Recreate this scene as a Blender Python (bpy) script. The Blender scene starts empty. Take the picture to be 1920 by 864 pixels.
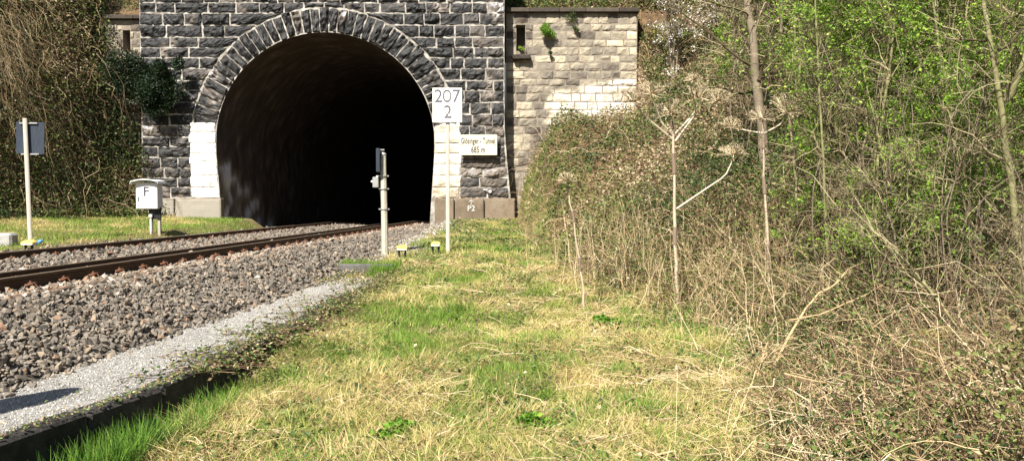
import bpy, math, random
import numpy as np
random.seed(7)
rng = np.random.default_rng(11)
PI = math.pi
sc = bpy.context.scene
COL = sc.collection
F = 1500.0
EYE = 1.6
PITCH = math.atan(56/1500)

def at(px, py, Y):
    """world point seen at photo pixel (px,py) at depth Y"""
    u = (px-960)/F; v = (432-py)/F
    dy = math.cos(PITCH)+v*math.sin(PITCH); dz = -math.sin(PITCH)+v*math.cos(PITCH)
    k = Y/dy
    return (u*k, Y, EYE+dz*k)

# ------------------------------------------------------------------ noise
def _h(ix, iy, s):
    n = (ix.astype(np.int64)*374761393 + iy.astype(np.int64)*668265263 + s*1442695041) & 0x7fffffff
    n = ((n ^ (n >> 13))*1274126177) & 0x7fffffff
    return ((n ^ (n >> 16)) & 0xffff)/65535.0
def vn(x, y, sc_=1.0, seed=0):
    x = np.asarray(x, float)*sc_; y = np.asarray(y, float)*sc_
    ix = np.floor(x); iy = np.floor(y); fx = x-ix; fy = y-iy
    fx = fx*fx*(3-2*fx); fy = fy*fy*(3-2*fy)
    ix = ix.astype(np.int64); iy = iy.astype(np.int64)
    a = _h(ix, iy, seed); b = _h(ix+1, iy, seed); c = _h(ix, iy+1, seed); d = _h(ix+1, iy+1, seed)
    return (a*(1-fx)+b*fx)*(1-fy)+(c*(1-fx)+d*fx)*fy
def fbm(x, y, sc_=1.0, seed=0, o=3):
    t = 0; a = .5; n = 0
    for i in range(o):
        t = t+a*vn(x, y, sc_*2**i, seed+i*17); n += a; a *= .5
    return t/n

# ------------------------------------------------------------------ mesh accumulator
class MB:
    def __init__(s): s.v = []; s.q = []; s.t = []; s.tv = []; s.n = 0
    def add(s, verts, quads=None, tris=None, tint=0.5):
        verts = np.asarray(verts, np.float32).reshape(-1, 3); m = len(verts)
        s.v.append(verts)
        tt = np.empty(m, np.float32); tt[:] = tint; s.tv.append(tt)
        if quads is not None and len(quads): s.q.append(np.asarray(quads, np.int64).reshape(-1, 4)+s.n)
        if tris is not None and len(tris): s.t.append(np.asarray(tris, np.int64).reshape(-1, 3)+s.n)
        s.n += m
    def build(s, name, mat, parent=None, loc=(0, 0, 0), smooth=False):
        me = bpy.data.meshes.new(name)
        V = np.concatenate(s.v)-np.array(loc, np.float32)
        Q = np.concatenate(s.q) if s.q else np.zeros((0, 4), np.int64)
        T = np.concatenate(s.t) if s.t else np.zeros((0, 3), np.int64)
        me.vertices.add(len(V)); me.vertices.foreach_set('co', V.ravel())
        li = np.concatenate([Q.ravel(), T.ravel()]).astype(np.int32)
        me.loops.add(len(li)); me.loops.foreach_set('vertex_index', li)
        np_ = len(Q)+len(T); me.polygons.add(np_)
        st = np.concatenate([np.arange(len(Q))*4, len(Q)*4+np.arange(len(T))*3]).astype(np.int32)
        me.polygons.foreach_set('loop_start', st)
        me.polygons.foreach_set('use_smooth', np.full(np_, bool(smooth)))
        me.update(calc_edges=True)
        a = me.attributes.new('tint', 'FLOAT', 'POINT'); a.data.foreach_set('value', np.concatenate(s.tv))
        me.validate()
        me.materials.append(mat)
        o = bpy.data.objects.new(name, me); COL.objects.link(o)
        if parent is not None: o.parent = parent
        else: o.location = loc
        return o
    # --- shapes
    def box(s, c, d, rz=0, tint=.5, bev=0, rx=0, ry=0):
        hx, hy, hz = d[0]/2, d[1]/2, d[2]/2
        b = min(bev, hx*.9, hy*.9, hz*.9)
        if b <= 0:
            P = np.array([[x, y, z] for x in (-hx, hx) for y in (-hy, hy) for z in (-hz, hz)])
            q = [[0, 1, 3, 2], [4, 6, 7, 5], [0, 4, 5, 1], [2, 3, 7, 6], [0, 2, 6, 4], [1, 5, 7, 3]]; t = []
        else:
            P = []; idx = {}
            for sx in (-1, 1):
                for sy in (-1, 1):
                    for sz in (-1, 1):
                        for ax in range(3):
                            p = [sx*(hx-b), sy*(hy-b), sz*(hz-b)]; p[ax] = (sx, sy, sz)[ax]*(hx, hy, hz)[ax]
                            idx[(sx, sy, sz, ax)] = len(P); P.append(p)
            P = np.array(P, float); q = []; t = []
            for ax in range(3):
                o1, o2 = [a for a in range(3) if a != ax]
                for sg in (-1, 1):
                    ring = []
                    for (a, b_) in ((-1, -1), (1, -1), (1, 1), (-1, 1)):
                        k = [0, 0, 0]; k[ax] = sg; k[o1] = a; k[o2] = b_; ring.append(idx[tuple(k)+(ax,)])
                    q.append(ring)
            for ax in range(3):
                o1, o2 = [a for a in range(3) if a != ax]
                for a in (-1, 1):
                    for b_ in (-1, 1):
                        k1 = [0]*3; k1[ax] = -1; k1[o1] = a; k1[o2] = b_; k2 = list(k1); k2[ax] = 1
                        q.append([idx[tuple(k1)+(o1,)], idx[tuple(k2)+(o1,)], idx[tuple(k2)+(o2,)], idx[tuple(k1)+(o2,)]])
            for sx in (-1, 1):
                for sy in (-1, 1):
                    for sz in (-1, 1): t.append([idx[(sx, sy, sz, i)] for i in range(3)])
        def rot(P, ax, an):
            c_, s_ = math.cos(an), math.sin(an); Q = P.copy(); i, j = [(1, 2), (2, 0), (0, 1)][ax]
            Q[:, i] = P[:, i]*c_-P[:, j]*s_; Q[:, j] = P[:, i]*s_+P[:, j]*c_; return Q
        for ax, an in ((0, rx), (1, ry), (2, rz)):
            if an: P = rot(P, ax, an)
        s.add(P+np.array(c), q, t, tint); return s
    def tubes(s, P, R, sides=3, tint=.5, cap=False):
        P = np.asarray(P, float); n, k, _ = P.shape; R = np.broadcast_to(np.asarray(R, float), (n, k))
        T = np.gradient(P, axis=1); T /= np.linalg.norm(T, axis=2, keepdims=True)+1e-9
        tm = T.mean(axis=1); ref = np.where(np.abs(tm[:, 2:3]) > .75, np.array([[1., .2, 0]]), np.array([[.1, .1, 1.]]))
        A = np.cross(T, ref[:, None, :]); A /= np.linalg.norm(A, axis=2, keepdims=True)+1e-9
        B = np.cross(T, A)
        an = np.arange(sides)/sides*2*PI
        V = P[:, :, None, :]+R[:, :, None, None]*(A[:, :, None, :]*np.cos(an)[None, None, :, None]+B[:, :, None, :]*np.sin(an)[None, None, :, None])
        base = np.arange(n)[:, None, None]*(k*sides)+np.arange(k-1)[None, :, None]*sides
        j = np.arange(sides)[None, None, :]; j2 = (j+1) % sides
        Q = np.stack([base+j, base+j2, base+sides+j2, base+sides+j], -1).reshape(-1, 4)
        tt = np.repeat(np.broadcast_to(np.asarray(tint, float), (n,)), k*sides)
        tr = []
        if cap:
            V2 = V.reshape(-1, 3)
            for i in range(n):
                for r0 in (i*k*sides, (i*k+k-1)*sides):
                    for q in range(1, sides-1): tr.append([r0, r0+q, r0+q+1])
        s.add(V.reshape(-1, 3), Q, tr, tt); return s
    def tube(s, pts, r, sides=8, tint=.5):
        r = np.asarray([r]*len(pts) if np.isscalar(r) else r)
        return s.tubes(np.array([pts]), r[None, :], sides, tint, cap=True)
    def leaves(s, C, size, up=.5, tint=.5, aspect=.6):
        """folded diamond leaves"""
        C = np.asarray(C, float); n = len(C); size = np.broadcast_to(np.asarray(size, float), (n,))[:, None]
        d = rng.normal(size=(n, 3)); d[:, 2] *= .6; d /= np.linalg.norm(d, axis=1, keepdims=True)
        nn = rng.normal(size=(n, 3))*(1-up)+np.array([-.15, -.4, 1])*up; sd = np.cross(d, nn); sd /= np.linalg.norm(sd, axis=1, keepdims=True)+1e-9
        nn = np.cross(sd, d)
        V = np.stack([C, C+d*size*.5+sd*size*aspect*.5+nn*size*.12, C+d*size, C+d*size*.5-sd*size*aspect*.5+nn*size*.12], 1)
        b = np.arange(n)[:, None]*4
        Tt = np.concatenate([b+np.array([[0, 1, 2]]), b+np.array([[0, 2, 3]])], 0)
        s.add(V.reshape(-1, 3), None, Tt, np.repeat(np.broadcast_to(np.asarray(tint, float), (n,)), 4)); return s
    def blades(s, B, L, W, lean, tint=.5, droop=.5, segs=3):
        """ribbons from base B, length L, width W; lean (n,2) horizontal component"""
        B = np.asarray(B, float); n = len(B); L = np.broadcast_to(np.asarray(L, float), (n,)); W = np.broadcast_to(np.asarray(W, float), (n,))
        t = np.linspace(0, 1, segs+1)
        hx = lean[:, 0:1]; hy = lean[:, 1:2]; m = np.sqrt(hx**2+hy**2)
        P = np.zeros((n, segs+1, 3))
        P[:, :, 0] = B[:, 0:1]+L[:, None]*hx*(t+droop*t*t)[None]/(1+droop)
        P[:, :, 1] = B[:, 1:2]+L[:, None]*hy*(t+droop*t*t)[None]/(1+droop)
        up = np.sqrt(np.clip(1-m**2, .02, 1))
        P[:, :, 2] = B[:, 2:3]+L[:, None]*up*(t-droop*.45*m*t*t)[None]
        a = rng.uniform(0, 2*PI, n); sd = np.stack([np.cos(a), np.sin(a), np.zeros(n)], 1)
        w = (W[:, None]*(1-t**2*.85)[None])*.5
        V = np.stack([P-sd[:, None]*w[..., None], P+sd[:, None]*w[..., None]], 2)
        k = segs+1
        base = np.arange(n)[:, None]*(2*k)+np.arange(segs)[None]*2
        Q = np.stack([base, base+1, base+3, base+2], -1).reshape(-1, 4)
        s.add(V.reshape(-1, 3), Q, None, np.repeat(np.broadcast_to(np.asarray(tint, float), (n,)), 2*k)); return s

# rock templates
def ico():
    p = (1+5**.5)/2
    v = np.array([[-1, p, 0], [1, p, 0], [-1, -p, 0], [1, -p, 0], [0, -1, p], [0, 1, p], [0, -1, -p], [0, 1, -p], [p, 0, -1], [p, 0, 1], [-p, 0, -1], [-p, 0, 1]], float)
    v /= np.linalg.norm(v[0])
    f = np.array([[0, 11, 5], [0, 5, 1], [0, 1, 7], [0, 7, 10], [0, 10, 11], [1, 5, 9], [5, 11, 4], [11, 10, 2], [10, 7, 6], [7, 1, 8], [3, 9, 4], [3, 4, 2], [3, 2, 6], [3, 6, 8], [3, 8, 9], [4, 9, 5], [2, 4, 11], [6, 2, 10], [8, 6, 7], [9, 8, 1]])
    return v, f
IV, IF = ico()
ROCKS = []
for i in range(14):
    v = IV*rng.uniform(.6, 1.35, (12, 1))*np.array([1.3, .95, .62]); nrm = rng.normal(size=(4, 3)); nrm /= np.linalg.norm(nrm, axis=1, keepdims=True)
    for m in nrm:                       # flat broken faces
        d = v@m; v = v-np.outer(np.clip(d-.38, 0, None), m)
    ROCKS.append(v)
ROCKS = np.array(ROCKS)
def rocks(mb, C, size, tint, flat=.0):
    C = np.asarray(C, float); n = len(C)
    V = ROCKS[rng.integers(0, len(ROCKS), n)]*np.broadcast_to(size, (n,))[:, None, None]
    q = rng.normal(size=(n, 4)); q[:, 1:3] *= (1-flat); q /= np.linalg.norm(q, axis=1, keepdims=True)
    w, x, y, z = q.T
    Rm = np.stack([1-2*(y*y+z*z), 2*(x*y-z*w), 2*(x*z+y*w), 2*(x*y+z*w), 1-2*(x*x+z*z), 2*(y*z-x*w), 2*(x*z-y*w), 2*(y*z+x*w), 1-2*(x*x+y*y)], 1).reshape(n, 3, 3)
    V = np.einsum('nij,nkj->nki', Rm, V)+C[:, None]
    T = (np.arange(n)[:, None, None]*12+IF[None]).reshape(-1, 3)
    mb.add(V.reshape(-1, 3), None, T, np.repeat(np.broadcast_to(tint, (n,)), 12))

# ------------------------------------------------------------------ materials
def mat(name, stops, rough=.85, noise=0, nscale=8, bump=0, bscale=30, metal=0, trans=0, spec=.3, stretch=None, gens=None):
    """base colour = ramp(tint + noise)"""
    m = bpy.data.materials.new(name); m.use_nodes = True; nt = m.node_tree; N = nt.nodes; L = nt.links
    bs = N['Principled BSDF']; bs.inputs['Roughness'].default_value = rough; bs.inputs['Metallic'].default_value = metal
    bs.inputs['Specular IOR Level'].default_value = spec
    at_ = N.new('ShaderNodeAttribute'); at_.attribute_name = 'tint'
    tc = N.new('ShaderNodeTexCoord'); co = tc.outputs['Object']
    if stretch:
        mp = N.new('ShaderNodeMapping'); mp.inputs['Scale'].default_value = stretch; L.new(co, mp.inputs['Vector']); co = mp.outputs['Vector']
    fac = at_.outputs['Fac']
    if noise:
        nz = N.new('ShaderNodeTexNoise'); nz.inputs['Scale'].default_value = nscale; nz.inputs['Detail'].default_value = 6; nz.inputs['Roughness'].default_value = .65
        L.new(co, nz.inputs['Vector'])
        a = N.new('ShaderNodeMath'); a.operation = 'SUBTRACT'; a.inputs[1].default_value = .5; L.new(nz.outputs['Fac'], a.inputs[0])
        b = N.new('ShaderNodeMath'); b.operation = 'MULTIPLY_ADD'; b.inputs[1].default_value = noise*2; L.new(a.outputs[0], b.inputs[0]); L.new(fac, b.inputs[2]); fac = b.outputs[0]
    cr = N.new('ShaderNodeValToRGB'); e = cr.color_ramp.elements
    e[0].position = stops[0][0]; e[0].color = (*stops[0][1], 1); e[1].position = stops[-1][0]; e[1].color = (*stops[-1][1], 1)
    for p, c in stops[1:-1]:
        x = e.new(p); x.color = (*c, 1)
    L.new(fac, cr.inputs['Fac']); col = cr.outputs['Color']
    L.new(col, bs.inputs['Base Color'])
    if bump:
        n2 = N.new('ShaderNodeTexNoise'); n2.inputs['Scale'].default_value = bscale; n2.inputs['Detail'].default_value = 8; n2.inputs['Roughness'].default_value = .7
        L.new(co, n2.inputs['Vector'])
        bp = N.new('ShaderNodeBump'); bp.inputs['Strength'].default_value = bump; bp.inputs['Distance'].default_value = .05
        L.new(n2.outputs['Fac'], bp.inputs['Height']); L.new(bp.outputs['Normal'], bs.inputs['Normal'])
    if trans:
        tr = N.new('ShaderNodeBsdfTranslucent'); L.new(col, tr.inputs['Color']); mx = N.new('ShaderNodeMixShader'); mx.inputs[0].default_value = trans
        L.new(bs.outputs[0], mx.inputs[1]); L.new(tr.outputs[0], mx.inputs[2]); L.new(mx.outputs[0], N['Material Output'].inputs['Surface'])
    return m
def flat(name, c, rough=.6, metal=0, **k):
    c2 = tuple(x*.72 for x in c)
    return mat(name, [(0.2, c2), (.8, c)], rough, noise=.35, nscale=14, bump=.15, bscale=60, metal=metal, **k)

# ------------------------------------------------------------------ tags
def tag(o, label=None, cat=None, group=None, kind=None):
    if label: o['label'] = label
    if cat: o['category'] = cat
    if group: o['group'] = group
    if kind: o['kind'] = kind
    return o
def thing(name, loc, label, cat, group=None, rz=0):
    o = bpy.data.objects.new(name, None); o.empty_display_size = .2; COL.objects.link(o); o.location = loc; o.rotation_euler.z = rz
    return tag(o, label, cat, group)
def part(mb, name, m, root, smooth=False):
    return mb.build(name, m, root, loc=tuple(root.location), smooth=smooth)
def kids(o): return [c for c in bpy.data.objects if c.parent == o]
def copy_thing(root, children, loc, rz=0, scale=1, label=None, group=None):
    r = root.copy(); COL.objects.link(r); r.location = loc; r.rotation_euler.z = rz; r.scale = (scale,)*3
    if label: r['label'] = label
    if group: r['group'] = group
    for ch in children:
        c = ch.copy(); COL.objects.link(c); c.parent = r
    return r
def text_mesh(s, size, thick=.004, offset=0.0, xs=1.0):
    cu = bpy.data.curves.new('t', 'FONT'); cu.body = s; cu.size = size; cu.extrude = thick; cu.align_x = 'CENTER'; cu.align_y = 'CENTER'; cu.offset = offset; cu.space_character = 1.05
    cu.resolution_u = 4
    o = bpy.data.objects.new('t', cu); COL.objects.link(o)
    dg = bpy.context.evaluated_depsgraph_get(); me = bpy.data.meshes.new_from_object(o.evaluated_get(dg))
    bpy.data.objects.remove(o)
    for v in me.vertices: v.co.x *= xs
    return me
def add_text(s, loc, size, m, parent, name='lettering', **k):
    me = text_mesh(s, size, **k); me.materials.clear(); me.materials.append(m); me.name = name
    o = bpy.data.objects.new(name, me); COL.objects.link(o); o.parent = parent; o.location = loc; o.rotation_euler = (PI/2, 0, 0)
    return o

# ------------------------------------------------------------------ terrain functions
def X1(y): return -5.98+.06*np.asarray(y, float)
def Xk(y): return np.interp(y, [0, 4.8, 6.3, 10, 15, 18], [-3.55, -3.1, -2.72, -2.5, -2.35, -2.3])
def Gr(y): return np.interp(y, [-5, 0, 5, 8, 12, 16, 20, 26, 31, 33], [-.2, -.2, -.16, -.1, .03, .18, .36, .58, .8, .85])
def Xf(y): return np.interp(y, [-5, 0, 4.6, 7, 9, 11, 14, 20, 26, 31], [1.5, 1.5, 1.65, 2.2, 2.7, 2.3, 1.4, .6, .45, .2])
def Xb(y): return np.interp(y, [-60, 0, 15, 25, 28, 30, 32.5, 34], [-34, -28, -24.5, -19.6, -17.3, -15.8, -14.6, -14.5])
def track_dz(y): return -np.clip(np.asarray(y, float)-33.2, 0, None)*.034
def bed(sx, y):
    """top of the ballast, sx = offset from nearest rail"""
    toe = np.where(y < 14, .12, np.interp(y, [14, 18, 26, 33], [.12, .26, .5, .62]))
    k = np.interp(sx, [-9.5, -6.9, -6.0, -5.2, -3.9, -3.3, -2.4, -1.7, -1.0, 0, .25, .75], [.48, .46, .44, .44, .53, .565, .53, .485, .5, .58, .60, .575])
    q = np.clip((sx-.75)/(1.75-.75), 0, 1)
    return k*(1-q)+toe*q+np.where(y > 33, track_dz(y), 0)
def H(x, y):
    x = np.asarray(x, float); y = np.asarray(y, float)
    s = x-X1(y)
    g = Gr(y)+.09*(fbm(x, y, .9, 3)-.5)+.05*(vn(x, y, 3.2, 9)-.5)-.16*np.clip(1-np.abs(x-Xk(y))/.45, 0, 1)*np.clip((8.5-y)/3, 0, 1)
    # ground beneath path and ballast
    under = np.where(y < 15.2, .08, g)
    right = np.where(x < Xk(y)-.12, np.where(s > 1.5, under, np.minimum(under, bed(s, y)-.08)), g)
    left = np.interp(y, [0, 18, 25, 32], [.42, .47, .6, .86])+np.clip((-s-8.0)*.06, 0, .4)+.06*(fbm(x, y, 1.1, 5)-.5)
    lw = np.clip((-s-5.9)/.7, 0, 1)
    z = np.where(s < -3, (bed(s, y)-.08)*(1-lw)+left*lw, right)
    # right bank
    d = np.clip(x-Xf(y), 0, None)
    sl = np.interp(y, [0, 5, 10, 14, 20, 28], [.3, .33, .42, .6, .85, 1.0])
    bk = g+sl*(np.sqrt(d*d+.25)-.5)*np.clip(1-d/160, .3, 1)
    mt = np.clip((y-21)/5, 0, 1)
    bk = bk*(1-mt)+mt*(g+np.maximum(3.2*(1-np.exp(-d/.55)), np.where(d > 3, .82*d, 0)))
    bump = np.clip(d, 0, 1)*((.5+.7*mt)*(fbm(x, y, .45, 21)-.5)+(.18+.75*mt)*(fbm(x, y, 1.1, 22)-.5))
    z = np.where(d > 0, np.maximum(bk+bump, g-.05), z)
    # left cliff
    d2 = np.clip(Xb(y)-x+.5*(fbm(x*.3, y, .8, 31)-.5), 0, None)
    cl = left+np.minimum(d2*2.6, 9.6+d2*.35)+np.clip(d2*2, 0, 1)*(2.6*(fbm(x, y, .4, 33)-.5)+1.7*(fbm(x, y, 1.2, 34)-.5))
    z = np.where(d2 > 0, np.maximum(cl, z), z)
    # hill over the tunnel and its flank to the right
    back = 9.35+np.clip(y-33.6, 0, None)*.62+.5*(fbm(x, y, .4, 41)-.5)+.25*(fbm(x, y, 1.5, 42)-.5)
    back = np.where(y > 33.5, back, -5)
    fl = 9.35+(y-34.0)*1.2+1.1*(fbm(x, y, .45, 44)-.5)+.4*(fbm(x, y, 1.4, 45)-.5)-np.clip(7.5-x, 0, 4)*.12
    z = np.maximum(z, back)
    z = np.where((x > 5.0) & (y < 36), np.maximum(z, fl), z)
    return np.minimum(z, 48)

# ------------------------------------------------------------------ palette
M = {}
M['soil'] = mat('meadow_soil', [(.25, (.05, .035, .018)), (.5, (.17, .13, .055)), (.75, (.13, .15, .035))], .95, noise=.55, nscale=1.6, bump=.6, bscale=26)
M['litter'] = mat('leaf_litter_soil', [(.2, (.03, .02, .012)), (.5, (.12, .075, .038)), (.75, (.2, .14, .08))], .95, noise=.6, nscale=5, bump=.9, bscale=22)
M['stone_dark'] = mat('sooty_sandstone', [(0, (.005, .005, .005)), (.28, (.012, .0115, .012)), (.5, (.034, .031, .029)), (.68, (.1, .08, .063)), (.85, (.2, .165, .135)), (1, (.36, .36, .39))], .62, noise=.34, nscale=2.6, bump=.55, bscale=16, spec=.5)
M['stone_tan'] = mat('tan_sandstone', [(0, (.06, .045, .035)), (.35, (.2, .175, .14)), (.6, (.36, .31, .23)), (.8, (.52, .46, .33)), (1, (.75, .74, .73))], .85, noise=.22, nscale=3.2, bump=.5, bscale=18)
M['mortar'] = mat('lime_mortar', [(.1, (.07, .06, .055)), (.38, (.27, .245, .21)), (.75, (.58, .55, .49))], .9, noise=.85, nscale=3.4, bump=.5, bscale=26)
M['mortar_tan'] = mat('weathered_mortar', [(.1, (.08, .065, .05)), (.5, (.24, .2, .155)), (.8, (.42, .37, .3))], .9, noise=.45, nscale=2.2, bump=.5, bscale=26)
M['whitewash'] = mat('white_paint_on_stone', [(.08, (.25, .2, .14)), (.26, (.6, .53, .4)), (.42, (.78, .74, .64)), (.6, (.84, .83, .8))], .7, noise=.35, nscale=5, bump=.3, bscale=20)
M['plinth'] = mat('weathered_plinth_stone', [(.1, (.07, .055, .04)), (.4, (.19, .145, .1)), (.8, (.29, .265, .22))], .85, noise=.32, nscale=2.4, bump=.35, bscale=20)
M['lining'] = mat('sooty_tunnel_lining', [(.1, (.012, .01, .008)), (.45, (.085, .064, .05)), (.68, (.2, .16, .125)), (.95, (.65, .65, .67))], .8, noise=.42, nscale=1.5, bump=.9, bscale=5, stretch=(1, 1.6, .5), spec=.2)
M['coping'] = mat('dark_coping_stone', [(.2, (.035, .028, .022)), (.8, (.11, .09, .07))], .9, noise=.4, nscale=5, bump=.5, bscale=25)
M['ballast'] = mat('crushed_rock', [(0, (.045, .038, .032)), (.3, (.13, .112, .092)), (.55, (.21, .18, .145)), (.75, (.28, .22, .155)), (.9, (.21, .115, .07)), (1, (.5, .46, .4))], .85, noise=.12, nscale=30, bump=.3, bscale=90)
M['ballast_bed'] = mat('ballast_bed_grit', [(.2, (.035, .03, .026)), (.5, (.1, .085, .07)), (.8, (.2, .16, .12))], .95, noise=.7, nscale=22, bump=1, bscale=30)
M['path'] = mat('fine_grey_gravel', [(.2, (.19, .18, .165)), (.5, (.36, .345, .32)), (.8, (.5, .48, .45))], .95, noise=.5, nscale=9, bump=.8, bscale=70)
M['rail'] = mat('rusted_rail_steel', [(.1, (.022, .013, .009)), (.5, (.06, .032, .02)), (.9, (.16, .085, .045))], .6, noise=.25, nscale=12, bump=.2, bscale=60, spec=.4)
M['railtop'] = mat('worn_rail_head', [(.2, (.1, .065, .04)), (.8, (.26, .2, .145))], .45, noise=.3, nscale=12, metal=.3)
M['rust'] = mat('orange_rust', [(.1, (.07, .03, .018)), (.6, (.2, .09, .05)), (.9, (.3, .16, .1))], .85, noise=.4, nscale=40)
M['sleeper'] = mat('stained_sleeper', [(.2, (.05, .035, .026)), (.8, (.17, .12, .085))], .9, noise=.4, nscale=12, bump=.5, bscale=40)
M['kerb'] = mat('blackened_concrete', [(.1, (.025, .022, .02)), (.5, (.075, .068, .06)), (.9, (.16, .15, .14))], .95, noise=.5, nscale=7, bump=.6, bscale=40)
M['concrete'] = mat('old_concrete', [(.1, (.07, .065, .06)), (.5, (.2, .19, .18)), (.9, (.42, .41, .39))], .9, noise=.35, nscale=6, bump=.4, bscale=50)
M['postconc'] = mat('pale_lichened_post', [(.1, (.2, .18, .14)), (.5, (.46, .43, .35)), (.9, (.62, .59, .5))], .85, noise=.4, nscale=7, bump=.3, bscale=60)
M['wood'] = mat('grey_weathered_wood', [(.1, (.17, .14, .11)), (.5, (.34, .3, .25)), (.9, (.46, .42, .36))], .85, noise=.4, nscale=6, stretch=(6, 6, .6))
M['white'] = mat('white_enamel', [(.15, (.45, .41, .33)), (.4, (.74, .72, .66)), (.6, (.8, .79, .75))], .5, noise=.22, nscale=7, spec=.5)
M['cream'] = mat('cream_enamel', [(.1, (.5, .45, .32)), (.4, (.66, .61, .46))], .4, noise=.2, nscale=7, spec=.5)
M['black'] = flat('dark_paint', (.02, .02, .022), .5)
M['navy'] = mat('dark_back_of_sign', [(.3, (.018, .024, .035)), (.8, (.06, .075, .1))], .45, noise=.3, nscale=5, stretch=(6, 6, 1))
M['steel'] = mat('galvanised_steel', [(.2, (.22, .22, .21)), (.8, (.5, .5, .48))], .5, noise=.3, nscale=12, metal=.4)
M['boxgrey'] = mat('light_grey_cabinet', [(.2, (.6, .6, .6)), (.6, (.78, .78, .77))], .5, noise=.15, nscale=9)
M['yellow'] = mat('yellow_plastic', [(.2, (.5, .38, .06)), (.6, (.72, .58, .13))], .45, noise=.25, nscale=12)
M['blue'] = flat('faded_blue_plastic', (.1, .28, .6), .5)
M['ink'] = mat('faded_grey_ink', [(.2, (.1, .1, .12)), (.8, (.2, .2, .22))], .6, noise=.3, nscale=30)
M['letter'] = flat('black_lettering', (.025, .025, .05), .6)
M['chalk'] = flat('chalky_white_paint', (.75, .72, .66), .8)
M['grass'] = mat('grass_blades', [(0, (.04, .11, .015)), (.3, (.13, .26, .03)), (.5, (.3, .38, .07)), (.68, (.45, .4, .14)), (.86, (.6, .47, .22)), (1, (.72, .58, .3))], .6, trans=.3, spec=.25)
M['straw'] = mat('dry_stems', [(0, (.05, .03, .02)), (.35, (.16, .1, .06)), (.7, (.45, .33, .18)), (1, (.72, .6, .4))], .8, spec=.2)
M['bramble_leaf'] = mat('bramble_and_dead_leaves', [(0, (.02, .04, .01)), (.25, (.055, .1, .02)), (.48, (.16, .2, .045)), (.6, (.15, .105, .05)), (.85, (.33, .25, .14)), (1, (.52, .42, .28))], .55, trans=.2, spec=.35)
M['umbel'] = mat('dry_umbel', [(0, (.12, .09, .055)), (.5, (.33, .26, .165)), (1, (.58, .49, .33))], .85, spec=.2)
M['leaf'] = mat('fresh_spring_leaves', [(0, (.06, .15, .015)), (.45, (.19, .36, .035)), (.8, (.36, .5, .07)), (1, (.5, .6, .12))], .5, trans=.4, spec=.3)
M['bud'] = mat('yellow_green_buds', [(0, (.1, .07, .03)), (.5, (.24, .2, .05)), (1, (.42, .42, .08))], .5, trans=.3, spec=.3)
M['ivy'] = mat('dark_ivy_leaves', [(0, (.005, .012, .005)), (.6, (.013, .03, .01)), (1, (.035, .065, .018))], .5, trans=.1, spec=.3)
M['dark_leaf'] = mat('purplish_dark_leaves', [(0, (.012, .014, .016)), (.5, (.035, .045, .045)), (1, (.07, .1, .09))], .35, spec=.5)
M['blossom'] = mat('white_blossom', [(0, (.72, .68, .62)), (1, (.85, .83, .8))], .6, trans=.3)
M['bark'] = mat('grey_brown_bark', [(.1, (.06, .045, .03)), (.5, (.19, .15, .105)), (.9, (.36, .31, .23))], .9, noise=.4, nscale=7, bump=.4, bscale=35)
M['bark_green'] = mat('olive_green_bark', [(.1, (.06, .055, .025)), (.5, (.19, .18, .08)), (.9, (.38, .35, .19))], .85, noise=.6, nscale=9, bump=.3, bscale=35)
M['twig'] = mat('thin_twigs', [(0, (.02, .015, .01)), (.5, (.12, .09, .048)), (1, (.46, .39, .23))], .85)
M['moss'] = mat('mossy_stone', [(.2, (.04, .04, .01)), (.6, (.17, .15, .03)), (.9, (.3, .26, .07))], .95, noise=.5, nscale=8, bump=.8, bscale=40)
M['hog'] = mat('dead_hogweed', [(.1, (.16, .11, .08)), (.5, (.38, .29, .21)), (.9, (.62, .53, .4))], .8, noise=.35, nscale=9, stretch=(8, 8, .8))

# ------------------------------------------------------------------ ground sheet
def axis(a, b, st, lo, hi):
    core = np.arange(a, b+1e-6, st)
    l = [a]; d = st
    while l[-1] > lo: d *= 1.35; l.append(l[-1]-d)
    r = [core[-1]]; d = st
    while r[-1] < hi: d *= 1.35; r.append(r[-1]+d)
    return np.concatenate([np.array(l[1:])[::-1], core, np.array(r[1:])])
def terrain():
    xs = axis(-22, 26, .2, -260, 260); ys = axis(-3, 42, .2, -200, 260)
    Xg, Yg = np.meshgrid(xs, ys, indexing='ij'); Z = H(Xg, Yg)
    V = np.stack([Xg, Yg, Z], -1).reshape(-1, 3); ny = len(ys)
    i, j = np.meshgrid(np.arange(len(xs)-1), np.arange(ny-1), indexing='ij')
    cx = (xs[i]+xs[i+1])/2; cy = (ys[j]+ys[j+1])/2
    hole = (cx > -14.7) & (cx < 5.0) & (cy > 32.7) & (cy < 33.7)
    hill = ((cx > Xf(cy)+.4) | (cx < Xb(cy)+.3) | (cy > 33))
    a = i*ny+j; Q = np.stack([a, a+ny, a+ny+1, a+1], -1)
    for nm, mask, m in (('grass_ground', ~hole & ~hill, 'soil'), ('hillside', ~hole & hill, 'litter')):
        mb = MB(); q = Q[mask]; u, inv = np.unique(q.ravel(), return_inverse=True)
        mb.add(V[u], inv.reshape(-1, 4), None, .5)
        tag(mb.build(nm, M[m], smooth=True), kind='structure')
terrain()

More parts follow.
